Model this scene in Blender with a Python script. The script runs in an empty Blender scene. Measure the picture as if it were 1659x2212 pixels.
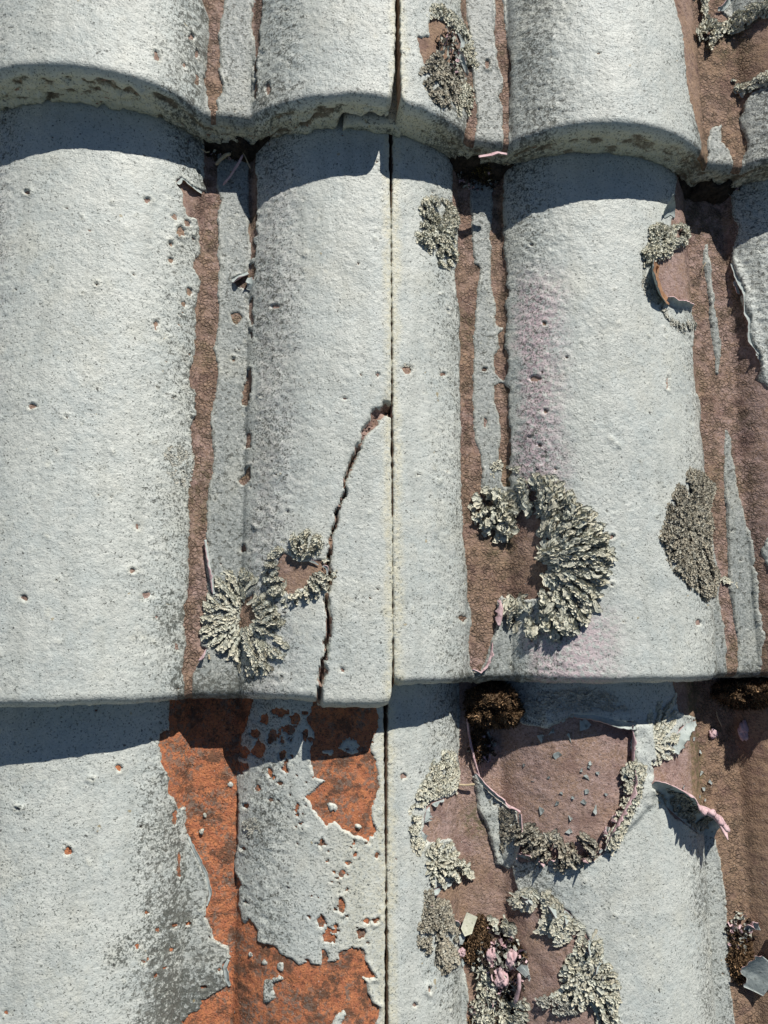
import bpy, math, random
import numpy as np
from mathutils import Matrix, Vector

# ------------------------------------------------------------------ camera, sky, sun, exposure
# Roof frame, millimetres: X along the courses, Y up the slope, Z out of the tile surface.
FOC = 1598.0; CX, CY = 829.5, 1106.0; CAMH = 420.0
def _cammat(vx, vy, hx, hy):
    Y = np.array([vx-CX, -(vy-CY), -FOC]); Y /= np.linalg.norm(Y)
    X = np.array([hx-CX, -(hy-CY), -FOC]); X -= Y*(X@Y); X /= np.linalg.norm(X)
    return np.stack([X, Y, np.cross(X, Y)], 1)
CM = _cammat(800, -9394, 11330, 1320)
PITCH = math.radians(30)
HEIGHT = 3.0
WF = Matrix.Translation((0, 0, HEIGHT)) @ Matrix.Rotation(PITCH, 4, 'X')      # roof frame (m) -> world

sc = bpy.context.scene
cam_data = bpy.data.cameras.new('camera'); cam = bpy.data.objects.new('camera', cam_data)
sc.collection.objects.link(cam); sc.camera = cam
cam_data.sensor_fit = 'VERTICAL'; cam_data.sensor_height = 24.0
cam_data.lens = 24.0*FOC/2212.0
cam_data.clip_start = 0.01; cam_data.clip_end = 300.0
rot = Matrix(CM.T.tolist()).to_4x4()
cam.matrix_world = WF @ Matrix.Translation((0, 0, CAMH/1000)) @ rot

SUN = Vector((0.35, 1.27, 1.0)).normalized()                                   # towards the sun, roof frame
sw = (WF.to_3x3() @ SUN).normalized()
sun_el = math.asin(sw.z); sun_az = math.atan2(sw.x, sw.y)
sd = bpy.data.lights.new('sun', 'SUN'); sd.energy = 5.0; sd.angle = math.radians(0.5); sd.color = (1.0, 0.955, 0.88)
so = bpy.data.objects.new('sun', sd); sc.collection.objects.link(so)
so.rotation_euler = (-sw).to_track_quat('-Z', 'Y').to_euler(); so.location = (0, 0, 6)
world = bpy.data.worlds.new('World'); sc.world = world; world.use_nodes = True
wn = world.node_tree
sky = wn.nodes.new('ShaderNodeTexSky'); sky.sky_type = 'NISHITA'; sky.sun_disc = False
sky.altitude = 2500; sky.dust_density = .3; sky.ozone_density = 2.5
sky.sun_elevation = sun_el; sky.sun_rotation = sun_az
bg = wn.nodes['Background']; bg.inputs[1].default_value = 0.05
wn.links.new(sky.outputs[0], bg.inputs[0])
sc.view_settings.view_transform = 'Standard'; sc.view_settings.look = 'None'
sc.view_settings.gamma = 1.0; sc.view_settings.use_curve_mapping = False
sc.view_settings.exposure = 0.0

# ------------------------------------------------------------------ noise
def _h(ix, iy, seed):
    n = (ix.astype(np.int64)*374761393 + iy.astype(np.int64)*668265263 + seed*1442695041) & 0xffffffff
    n = ((n ^ (n >> 13))*1274126177) & 0xffffffff
    n = ((n ^ (n >> 16))*2246822519) & 0xffffffff
    n = n ^ (n >> 15)
    return (n & 0xffff)/32767.5 - 1.0
def vn(x, y, w, seed=0):
    x = np.asarray(x, float)/w; y = np.asarray(y, float)/w
    ix = np.floor(x); iy = np.floor(y); fx = x-ix; fy = y-iy
    fx = fx*fx*(3-2*fx); fy = fy*fy*(3-2*fy)
    a = _h(ix, iy, seed); b = _h(ix+1, iy, seed); c = _h(ix, iy+1, seed); d = _h(ix+1, iy+1, seed)
    return (a*(1-fx)+b*fx)*(1-fy) + (c*(1-fx)+d*fx)*fy
def fbm(x, y, w, seed=0, o=3, g=.5):
    r = 0; a = 1; t = 0
    for k in range(o):
        r = r + a*vn(x+17.3*k, y-9.1*k, w/2**k, seed+k*31); t += a; a *= g
    return r/t*1.4
def sstep(a, b, x):
    t = np.clip((x-a)/(b-a), 0, 1); return t*t*(3-2*t)

# ------------------------------------------------------------------ roof geometry
P = 155.0; VC = -29.0; RH = 28.0; ZS = 26.0; TT = 24.0; JX = 65.5; COVER = 310.0
ROWZ = {0: 2*ZS, 1: ZS, 2: 0.0, 3: -ZS, 4: -2*ZS}
NOSE = {0: 606.0, 1: 286.5, 2: -36.0, 3: -360.0, 4: -682.0}
def prof(x):
    u = (np.asarray(x, float)-VC)/P
    u = np.abs(u-np.round(u))
    v = np.clip((u-0.088)/(0.5-0.088), 0, 1)
    return RH*(1-(1-v)**2.15)**0.80
def surf(x, y, row):
    x = np.asarray(x, float)
    return ROWZ[row] + prof(x) + 0.45*vn(x, y, 38, 5+row) + 0.10*vn(x, y, 14, 9+row)
def snorm(x, row=None):
    d = (prof(np.asarray(x)+.8)-prof(np.asarray(x)-.8))/1.6
    d = np.clip(d, -1.6, 1.6)
    l = np.sqrt(1+d*d); return -d/l, 1/l
def on_tile(px, py, row):
    """first point of the course's surface along the sight line (photograph measured at 1659 x 2212)"""
    d = CM.T @ np.array([px-CX, -(py-CY), -FOC])
    zt = ROWZ[row]+RH+1.5; zs = np.linspace(zt, ROWZ[row]-1.5, 240)
    t = (zs-CAMH)/d[2]; xs = d[0]*t; ys = d[1]*t
    s = surf(xs, ys, row)
    k = np.argmax(zs <= s) if (zs <= s).any() else len(zs)-1
    return np.array([xs[k], ys[k]])
CS = 0.54861/1.508
def cp(ox, oy, pts, row):
    return np.array([on_tile(ox*0.54861+x*CS, oy*0.54861+y*CS, row) for x, y in pts])
def c1(ox, oy, x, y, row):
    return on_tile(ox*0.54861+x*CS, oy*0.54861+y*CS, row)

def inside(px, py, poly):
    r = np.zeros(px.shape, bool); n = len(poly)
    for i in range(n):
        x0, y0 = poly[i]; x1, y1 = poly[(i+1) % n]
        if y0 == y1: continue
        c = ((y0 > py) != (y1 > py)) & (px < (x1-x0)*(py-y0)/(y1-y0)+x0)
        r ^= c
    return r
def segd(px, py, pts, closed=False):
    m = np.full(px.shape, 1e9); tt = np.zeros(px.shape); n = len(pts)
    for i in range(n if closed else n-1):
        x0, y0 = pts[i]; x1, y1 = pts[(i+1) % n]
        dx, dy = x1-x0, y1-y0; l = dx*dx+dy*dy+1e-9
        t = np.clip(((px-x0)*dx+(py-y0)*dy)/l, 0, 1)
        d = np.hypot(px-x0-t*dx, py-y0-t*dy)
        k = d < m; m = np.where(k, d, m); tt = np.where(k, i+t, tt)
    return m, tt

# ------------------------------------------------------------------ where the paint has come away (traced)
A, B, Cc = 0, 1000, 1924
PEEL = {1: [], 2: [], 3: []}; KEEP = {1: [], 2: [], 3: []}
def peel(row, ox, oy, pts): PEEL[row].append(cp(ox, oy, pts, row))
def keep(row, ox, oy, pts): KEEP[row].append(cp(ox, oy, pts, row))
def blob(cx, cy, rx, ry, seed, n=11):
    r = random.Random(seed)
    return [(cx+rx*math.cos(a)*(k := r.uniform(.7, 1.25)), cy+ry*math.sin(a)*k) for a in [i*2*math.pi/n for i in range(n)]]
peel(1, A, 0, [(1190,-60),(1200,0),(1215,60),(1232,100),(1240,200),(1228,300),(1228,400),(1210,480),(1225,560),(1235,600),(1245,650),(1270,680),(1292,650),(1285,600),(1315,560),(1328,500),(1295,420),(1310,330),(1295,230),(1305,150),(1330,60),(1335,-60)])
peel(1, A, 0, [(1512,-60),(1500,50),(1495,150),(1515,250),(1520,330),(1505,400),(1520,470),(1505,600),(1530,600),(1532,480),(1530,380),(1545,270),(1548,150),(1555,60),(1565,-60)])
peel(1, A, 0, blob(930,330,16,34,1)); peel(1, A, 0, blob(1130,220,16,24,2)); peel(1, A, 0, blob(1165,320,14,34,3)); peel(1, A, 0, blob(1095,390,10,20,4)); peel(1, A, 0, blob(1172,480,12,26,5)); peel(1,A,0,blob(1590,530,14,34,6))
peel(1, B, 0, [(972,222),(1040,218),(1040,100),(1090,110),(1180,160),(1225,250),(1215,330),(1180,380),(1100,390),(1010,385),(985,300)])
peel(1, B, 0, [(1150,400),(1240,380),(1262,450),(1240,520),(1160,480)])
peel(1, B, 0, [(1225,-60),(1228,90),(1260,200),(1268,290),(1255,400),(1275,430),(1250,490),(1265,560),(1280,650),(1262,720),(1255,780),(1272,850),(1300,830),(1328,730),(1320,620),(1300,450),(1285,350),(1280,200),(1262,80),(1255,-60)])
peel(1, B, 0, [(1435,-60),(1432,80),(1425,200),(1440,290),(1450,400),(1480,480),(1478,540),(1448,580),(1478,640),(1475,760),(1490,870),(1512,860),(1520,700),(1515,560),(1530,430),(1508,290),(1495,180),(1480,60),(1475,-60)])
peel(1, B, 0, blob(1385,385,14,32,7))
peel(1, Cc, 0, [(1080,-60),(1125,100),(1160,280),(1165,430),(1185,560),(1215,680),(1245,780),(1260,850),(1250,960),(1300,950),(1300,880),(1310,790),(1330,760),(1385,740),(1385,850),(1420,890),(1440,960),(1500,980),(1525,900),(1530,830),(1490,720),(1520,620),(1560,560),(1660,500),(1760,480),(1760,60),(1600,90),(1480,120),(1380,70),(1420,20),(1430,-60)])
peel(2, A, 1000, [(1215,-860),(1205,-420),(1225,-370),(1200,-370),(1130,-400),(1075,-455),(1042,-430),(1080,-370),(1085,-290),(1115,-225),(1170,-200),(1180,-100),(1195,0),(1145,50),(1150,90),(1190,160),(1175,240),(1160,330),(1165,480),(1150,620),(1120,740),(1125,790),(1155,800),(1155,950),(1130,1040),(1145,1200),(1130,1350),(1120,1508),(1130,1560),(1120,1700),(1125,1850),(1120,1980),(1100,2090),(1090,2200),(1100,2330),(1085,2400),(1090,2550),(1110,2610),(1140,2590),(1150,2480),(1190,2400),(1235,2350),(1195,2330),(1180,2280),(1210,2150),(1235,2010),(1220,1850),(1230,1650),(1225,1508),(1240,1400),(1270,1250),(1265,1150),(1250,1000),(1295,760),(1290,650),(1270,560),(1290,450),(1305,330),(1290,220),(1305,80),(1290,0),(1300,-120),(1290,-200),(1310,-310),(1290,-420),(1300,-860)])
peel(2, A, 1000, [(1475,-860),(1475,-110),(1490,0),(1480,30),(1515,20),(1520,-40),(1500,-90),(1530,-110),(1525,-400),(1520,-860)])
for q in ([(1465,130),(1475,70),(1505,58),(1520,90),(1505,150),(1470,150)], [(1500,260),(1480,300),(1465,370),(1480,400),(1495,430),(1508,400),(1500,330)], [(1485,460),(1490,540),(1505,520),(1500,460)], [(1470,700),(1490,680),(1500,770),(1490,850),(1470,905),(1435,890),(1445,820)], [(1470,1070),(1490,1060),(1485,1150),(1455,1155)], [(1465,1280),(1490,1260),(1490,1330),(1450,1375),(1420,1350)], [(1370,360),(1420,350),(1435,375),(1410,425),(1380,410)]):
    peel(2, A, 1000, q)
for x, y, rx, ry in ((1440,165,52,40),(195,908,22,12),(572,182,10,10),(925,425,10,28),(1385,628,12,12),(1098,300,18,14),(1635,315,14,10),(1125,230,12,24),(1015,40,12,14)): peel(2, A, 1000, blob(x, y, rx, ry, x))
for x, y, rx, ry in ((1447,243,28,28),(145,535,20,20),(815,105,10,20),(785,375,16,14),(870,520,26,20),(288,620,6,18),(1050,825,10,20)): peel(2, A, 2000, blob(x, y, rx, ry, x))
for x, y, rx, ry in ((1075,1380,28,34),(880,1190,20,14),(165,1145,16,10),(1035,1290,10,12),(1010,1450,12,20),(1110,1330,14,24)): peel(2, A, 0, blob(x, y, rx, ry, x))
peel(2, A, 2000, [(1430,560),(1480,530),(1510,500),(1500,620),(1560,640),(1570,700),(1500,720),(1450,750),(1405,710),(1420,640)])
peel(2, B, 2000, [(140,310),(180,260),(250,310),(330,320),(410,310),(436,360),(436,430),(340,420),(330,470),(280,480),(200,520),(130,410)])
peel(2, B, 1000, [(1180,-860),(1180,-300),(1205,-200),(1205,-100),(1200,0),(1190,120),(1200,280),(1225,380),(1215,480),(1225,600),(1215,750),(1225,900),(1225,1100),(1230,1350),(1225,1508),(1250,1800),(1255,1900),(1262,2050),(1290,2150),(1275,2300),(1275,2430),(1300,2485),(1350,2475),(1375,2420),(1405,2330),(1440,2190),(1445,2060),(1470,2030),(1560,2060),(1700,2040),(1800,1960),(1870,1800),(1870,1600),(1780,1450),(1620,1400),(1500,1440),(1345,1400),(1355,1300),(1350,1200),(1310,1100),(1298,850),(1300,620),(1310,420),(1325,220),(1338,160),(1338,80),(1310,60),(1300,0),(1290,-200),(1280,-500),(1270,-860)])
peel(2, B, 1000, [(1395,-860),(1420,-300),(1400,-100),(1410,0),(1405,100),(1410,200),(1440,320),(1430,420),(1480,440),(1445,480),(1455,560),(1425,600),(1425,700),(1478,760),(1425,780),(1425,850),(1450,950),(1465,1080),(1450,1220),(1480,1380),(1520,1380),(1515,1220),(1530,1180),(1510,1000),(1505,850),(1515,800),(1482,756),(1510,700),(1500,600),(1490,560),(1500,400),(1490,300),(1520,210),(1490,190),(1500,60),(1480,-20),(1480,-300),(1470,-860)])
for x, y, rx, ry in ((905,685,34,24),(1125,715,22,10),(125,312,20,12),(540,860,12,6),(735,715,14,14),(1372,1000,12,30),(972,1310,8,8),(1370,685,10,8)): peel(2, B, 1000, blob(x, y, rx, ry, x))
for x, y, rx, ry in ((1235,655,20,18),(735,480,10,8),(525,960,14,8)): peel(2, B, 2000, blob(x, y, rx, ry, x))
for x, y, rx, ry in ((275,740,30,16),(790,690,10,6),(1060,760,8,50),(340,935,12,12),(460,615,10,10),(330,418,10,10)): peel(2, Cc, 1000, blob(x, y, rx, ry, x))
for x, y, rx, ry in ((728,168,16,12),(730,455,14,12),(1240,682,16,16)): peel(2, Cc, 2000, blob(x, y, rx, ry, x))
peel(2, Cc, 1000, [(1150,-800),(1095,-300),(1075,-100),(1060,-10),(1000,60),(1000,200),(1040,290),(1150,290),(1210,400),(1215,480),(1205,560),(1215,700),(1225,820),(1250,900),(1250,1050),(1265,1150),(1280,1300),(1300,1508),(1315,1560),(1370,1930),(1365,2050),(1395,2200),(1410,2400),(1420,2560),(1800,2560),(1800,800),(1660,790),(1590,750),(1620,620),(1600,580),(1550,530),(1550,500),(1530,480),(1560,380),(1530,360),(1495,260),(1530,240),(1490,170),(1440,60),(1445,0),(1480,-150),(1440,-240),(1430,-800)])
keep(2, Cc, 1000, [(1280,-60),(1300,-60),(1320,80),(1325,170),(1340,330),(1355,430),(1375,520),(1375,620),(1360,730),(1345,700),(1345,620),(1320,480),(1310,340),(1295,170),(1270,60)])
keep(2, Cc, 1000, [(1405,1030),(1445,1100),(1440,1170),(1465,1300),(1490,1440),(1530,1600),(1565,1720),(1590,1900),(1600,2100),(1640,2250),(1620,2340),(1630,2560),(1470,2560),(1480,2340),(1460,2180),(1430,2000),(1415,1700),(1410,1500),(1395,1300),(1400,1150)])
keep(2, Cc, 1000, [(1640,1690),(1720,1650),(1760,1900),(1660,1860),(1620,1780)])
peel(3, A, 3000, [(1010,-420),(1005,-190),(945,-170),(945,-100),(960,0),(970,40),(1010,90),(1000,150),(1005,190),(1040,230),(1060,280),(1100,270),(1105,350),(1110,430),(1140,500),(1185,590),(1220,670),(1240,780),(1225,850),(1225,930),(1245,970),(1275,1050),(1355,1100),(1365,1160),(1325,1200),(1330,1280),(1365,1330),(1240,1390),(1195,1410),(1195,1470),(1120,1500),(1080,1560),(1040,1760),(2225,1760),(2230,1556),(2258,1450),(2208,1420),(2155,1280),(2235,1280),(2208,1240),(2168,1180),(2158,1110),(2088,1110),(2013,1130),(2013,1180),(1948,1190),(1938,1130),(1913,1110),(1903,1205),(1808,1180),(1778,1200),(1708,1160),(1658,1150),(1653,1100),(1600,1080),(1530,1060),(1530,990),(1480,930),(1450,960),(1415,850),(1430,720),(1395,620),(1410,480),(1420,330),(1420,230),(1410,100),(1430,-100),(1440,-160),(1470,-230),(1510,-420)])
peel(3, B, 3000, [(360,-420),(340,-300),(300,-250),(360,-170),(350,-110),(330,-60),(345,20),(350,90),(430,110),(380,150),(300,215),(345,260),(380,320),(410,340),(430,380),(480,360),(540,410),(600,440),(640,440),(690,490),(690,440),(720,410),(700,340),(705,250),(740,150),(720,0),(690,-60),(700,-130),(740,-200),(710,-420)])
for q in ([(425,240),(460,230),(500,270),(490,300),(450,290)], blob(438,420,20,26,3), blob(620,385,20,18,4), [(500,-80),(530,-130),(590,-150),(640,-100),(620,-50),(580,-35)], blob(60,1190,16,14,5), blob(160,1220,18,28,6), [(60,1300),(150,1270),(175,1285),(110,1312),(125,1400),(60,1430),(50,1360)], [(450,1600),(480,1510),(540,1465),(550,1500),(500,1600)], blob(-20,1150,12,24,7), blob(440,-60,26,12,17)): keep(3, B, 3000, q)
for q in (blob(1570,1190,12,20,8), blob(1600,1385,30,34,9), blob(1392,1490,14,16,10), blob(1365,132,14,14,11), blob(1450,60,16,10,12)): keep(3, A, 3000, q)
for x, y, rx, ry in ((525,660,20,24),(560,600,20,12),(522,850,16,44),(440,1040,28,30),(400,950,22,30),(640,1020,28,36),(670,945,18,20),(725,940,24,20),(490,970,15,18),(730,560,15,20),(400,490,10,30),(290,400,10,14),(262,255,12,12),(160,130,16,10),(100,60,20,30),(20,150,20,24),(190,0,14,30),(110,-150,26,40),(60,-250,30,30),(210,-190,30,26),(170,-120,22,14),(170,-40,28,30),(30,-80,40,60),(0,-170,30,30),(250,-260,30,40),(145,-300,50,18),(-70,40,40,40),(-60,-60,40,40)): peel(3, B, 3000, blob(x, y, rx, ry, x+y))
for x, y, rx, ry in ((1062,610,12,80),(705,35,22,26),(110,275,20,10),(405,530,22,26),(1465,260,16,14),(1600,225,16,12),(1450,515,14,10),(1462,830,12,10),(850,1185,12,12),(1035,970,14,14),(935,1000,14,14),(815,1090,12,14),(1205,1335,18,10),(1020,1115,8,10),(925,1270,8,14),(1115,960,14,12),(40,1490,22,14),(545,100,8,8),(245,1425,7,14),(1300,1235,8,8),(1040,330,14,40),(870,895,10,8)): peel(3, A, 3000, blob(x, y, rx, ry, x+y))
peel(3, B, 3000, [(1215,-480),(1225,-100),(1200,100),(1190,190),(1060,240),(1025,260),(1010,360),(985,430),(1000,520),(1030,480),(1170,450),(1210,530),(1180,700),(1060,760),(1010,830),(1010,880),(1190,960),(1230,1200),(1260,1280),(1270,1400),(1260,1760),(3300,1760),(3300,-480)])
keep(3, Cc, 3000, [(60,-560),(1060,-560),(1120,-380),(1110,-300),(1200,-270),(1230,-265),(1130,-200),(1130,-100),(1060,-30),(960,0),(970,80),(930,190),(900,200),(850,170),(860,20),(850,-100),(860,-240),(760,-240),(640,-270),(500,-285),(350,-200),(200,-230),(130,-300)])
keep(3, Cc, 3000, [(900,170),(960,150),(1000,200),(1100,330),(1240,420),(1340,440),(1370,560),(1390,700),(1410,900),(1425,1100),(1440,1400),(1500,1760),(800,1760),(760,1500),(700,1250),(620,1100),(560,980),(460,880),(300,800),(180,770),(150,680),(130,590),(240,590),(440,620),(620,590),(700,520),(800,330)])
keep(3, Cc, 3000, [(-93,80),(-40,130),(30,200),(110,260),(170,290),(180,480),(170,600),(120,640),(45,600),(15,480),(-30,340),(-65,280)])
for x, y, rx, ry in ((800,525,14,14),(765,582,10,12)): peel(3, Cc, 3000, blob(x, y, rx, ry, x))
peel(3, B, 3000, blob(885,88,18,14,2)); peel(3, B, 3000, blob(1040,1350,12,22,12)); peel(3, B, 3000, blob(955,1445,10,10,13))

def jag(x, y): return x+.9*vn(x, y, 5, 301)+.45*vn(x, y, 1.8, 302), y+.9*vn(x, y, 5, 303)+.45*vn(x, y, 1.8, 304)
CRACK = cp(B, 1000, [(818,925),(790,905),(740,950),(700,1000),(665,1050),(650,1090),(610,1180),(575,1255),(548,1340),(545,1400),(505,1508),(485,1600),(455,1720),(440,1830),(450,1900),(445,2000),(440,2120),(450,2200),(435,2320),(425,2400),(405,2510),(390,2600),(400,2680)], 2)
CRW = [6.5,6.8,5.6,4.2,3.6,3.0,1.9,1.5,1.3,.9,.9,.9,1.2,1.5,1.7,1.9,1.8,1.9,2.2,2.6,2.8,2.6,2.4]
CHIP = np.array(list(map(tuple, CRACK))+[(45, -60), (90, -60), (90, 104)])
LIFT = {1: [], 2: [], 3: []}
def lift(row, ox, oy, pts, h): LIFT[row].append((cp(ox, oy, pts, row), h))
lift(3, B, 3000, [(1300,60),(1360,60),(1570,270),(1560,560),(1500,660),(1420,640),(1300,320)], 2.6)
lift(3, Cc, 3000, [(800,-260),(980,-250),(1010,120),(980,260),(820,430),(720,520),(780,300),(840,60)], 3.2)
lift(3, Cc, 3000, [(300,-330),(870,-330),(880,-220),(300,-190)], 1.6)
lift(2, A, 1000, [(1225,1650),(1290,1850),(1300,2040),(1230,2080),(1210,1800)], 1.4)
lift(2, A, 1000, [(1200,2200),(1260,2250),(1260,2340),(1180,2420)], 1.6)
lift(2, B, 1000, [(1330,1250),(1400,1250),(1380,1420),(1330,1420)], 1.4)
lift(2, B, 1000, [(1400,2080),(1490,2060),(1490,2300),(1410,2480),(1360,2460)], 1.6)
lift(2, Cc, 1000, [(1410,-80),(1520,60),(1590,240),(1620,420),(1680,700),(1660,820),(1560,700),(1500,400),(1430,150)], 2.2)
lift(2, Cc, 1000, [(1260,-40),(1340,60),(1350,330),(1390,520),(1380,700),(1330,600),(1290,200)], 1.2)
lift(2, Cc, 1000, [(1380,1200),(1460,1500),(1480,1900),(1500,2400),(1440,2300),(1400,1800)], 1.3)
lift(3, A, 3000, [(1080,400),(1160,480),(1250,700),(1240,850),(1200,750),(1120,520)], .8)

RNG = random.Random(11)
CHIPS = {}; CRATERS = {}
for key in [(r, s) for r in (1, 2, 3) for s in 'LR']:
    x0 = JX-COVER if key[1] == 'L' else JX
    L = []
    for _ in range(110 if key == (3, 'L') else 230):
        x = RNG.uniform(x0, x0+COVER); y = NOSE[key[0]]+RNG.uniform(2, 330)
        u = (x-VC)/P; u = u-round(u)
        rr = RNG.choice([.3,.35,.4,.45,.55,.8])*(1.25 if .08 < abs(u) < .24 else .8)
        if .24 < abs(u) and RNG.random() < .55: continue
        L.append((x, y, rr))
    CHIPS[key] = L
    CRATERS[key] = [(RNG.uniform(x0, x0+COVER), NOSE[key[0]]+RNG.uniform(3, 330), RNG.uniform(.8, 1.9), RNG.uniform(.1, .28)) for _ in range(330)]

def rng_slice(xs, ys, x0, x1, y0, y1):
    a = max(np.searchsorted(xs, x0)-1, 0); b = min(np.searchsorted(xs, x1)+1, len(xs))
    c = max(np.searchsorted(ys, y0)-1, 0); d = min(np.searchsorted(ys, y1)+1, len(ys))
    return slice(c, d), slice(a, b)

def paint_sdf(row, side, X, Y, xs, ys):
    """distance (mm) into the paint: positive = painted"""
    S = np.full(X.shape, 6.0); M = 7.0
    for poly in PEEL[row]:
        sl = rng_slice(xs, ys, poly[:, 0].min()-M, poly[:, 0].max()+M, poly[:, 1].min()-M, poly[:, 1].max()+M)
        x, y = X[sl], Y[sl]
        if x.size == 0: continue
        d, _ = segd(x, y, poly, True); ins = inside(x, y, poly)
        S[sl] = np.minimum(S[sl], np.where(ins, -d, d))
    for poly in KEEP[row]:
        sl = rng_slice(xs, ys, poly[:, 0].min()-M, poly[:, 0].max()+M, poly[:, 1].min()-M, poly[:, 1].max()+M)
        x, y = X[sl], Y[sl]
        if x.size == 0: continue
        d, _ = segd(x, y, poly, True); ins = inside(x, y, poly)
        S[sl] = np.maximum(S[sl], np.where(ins, d, -d))
    S = S + (0.75*fbm(X, Y, 5.0, 71, 4, .62)+.35*vn(X, Y, 1.7, 73))*np.clip(1.3-np.abs(S)/5, 0, 1)
    if row == 3 and side == 'L':      # loose, crumbling paint on the orange tile
        w = sstep(18, 30, X)*sstep(-12, -40, X+0*Y+0) if False else sstep(-2, 16, X)*sstep(64, 54, X)
        S = S - w*np.clip(fbm(X, Y, 3.4, 88, 3, .6)-.42+.25*sstep(-75, -50, Y), 0, 1)*14*sstep(-185, -160, Y)
        w = sstep(-70, -52, X)*sstep(-8, -20, X)*sstep(-120, -150, Y)
        S = S - w*np.clip(fbm(X, Y, 2.6, 91, 3, .6)-.62, 0, 1)*12
    if row == 2 and side == 'L':
        sl = rng_slice(xs, ys, CRACK[:, 0].min()-6, CRACK[:, 0].max()+6, CRACK[:, 1].min()-6, CRACK[:, 1].max()+6); x, y = X[sl], Y[sl]
        d, t = segd(*jag(x, y), CRACK); w = np.interp(t, range(len(CRW)), CRW)*.5*(1+.45*vn(x, y, 4, 8))
        S[sl] = np.minimum(S[sl], d-w+.45+.5*fbm(x, y, 2.5, 99, 3))
    for cx, cy, r in CHIPS.get((row, side), ()):
        sl = rng_slice(xs, ys, cx-3, cx+3, cy-3, cy+3); x, y = X[sl], Y[sl]
        ca, sa = math.cos(cx*7), math.sin(cx*7); d = np.hypot((x-cx)*ca+(y-cy)*sa, (1.2+.9*math.sin(cy*3)**2)*((y-cy)*ca-(x-cx)*sa))+.55*vn(x, y, .9, 13)-r
        S[sl] = np.minimum(S[sl], d)
    return S

def relief(row, side, X, Y, xs, ys):
    u = (X-VC)/P; u = u-np.round(u)
    left_flank = sstep(.08, .14, u)*sstep(.34, .2, u)      # this flank faces away from the sun
    right_flank = sstep(-.08, -.12, u)*sstep(-.3, -.18, u)
    st = .13+.32*left_flank+.26*right_flank
    z = st*fbm(X, Y, 2.6, 3, 2, .6) + .06*fbm(X, Y, 6, 4, 2)
    for cx, cy, r, a in CRATERS.get((row, side), ()):
        sl = rng_slice(xs, ys, cx-4, cx+4, cy-4, cy+4); x, y = X[sl], Y[sl]
        d = np.hypot(x-cx, y-cy)
        z[sl] += a*np.exp(-((d-r)/.38)**2) - a*1.1*np.exp(-(d/(r*.75))**2)
    if row == 2 and side == 'L':
        d, t = segd(*jag(X, Y), CRACK); w = np.interp(t, range(len(CRW)), CRW)*(1+.45*vn(X, Y, 4, 8))*.5
        dep = np.interp(t, [0, 1.5, 5.5, 6.5, 30], [7, 3.2, 2.2, 9, 9])*(1+.35*vn(X, Y, 2.2, 19)*(t < 6))
        z = z - dep*sstep(w+.45, w-.35, d) - .5*sstep(3.2, 0, d-w)
    return z

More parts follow.
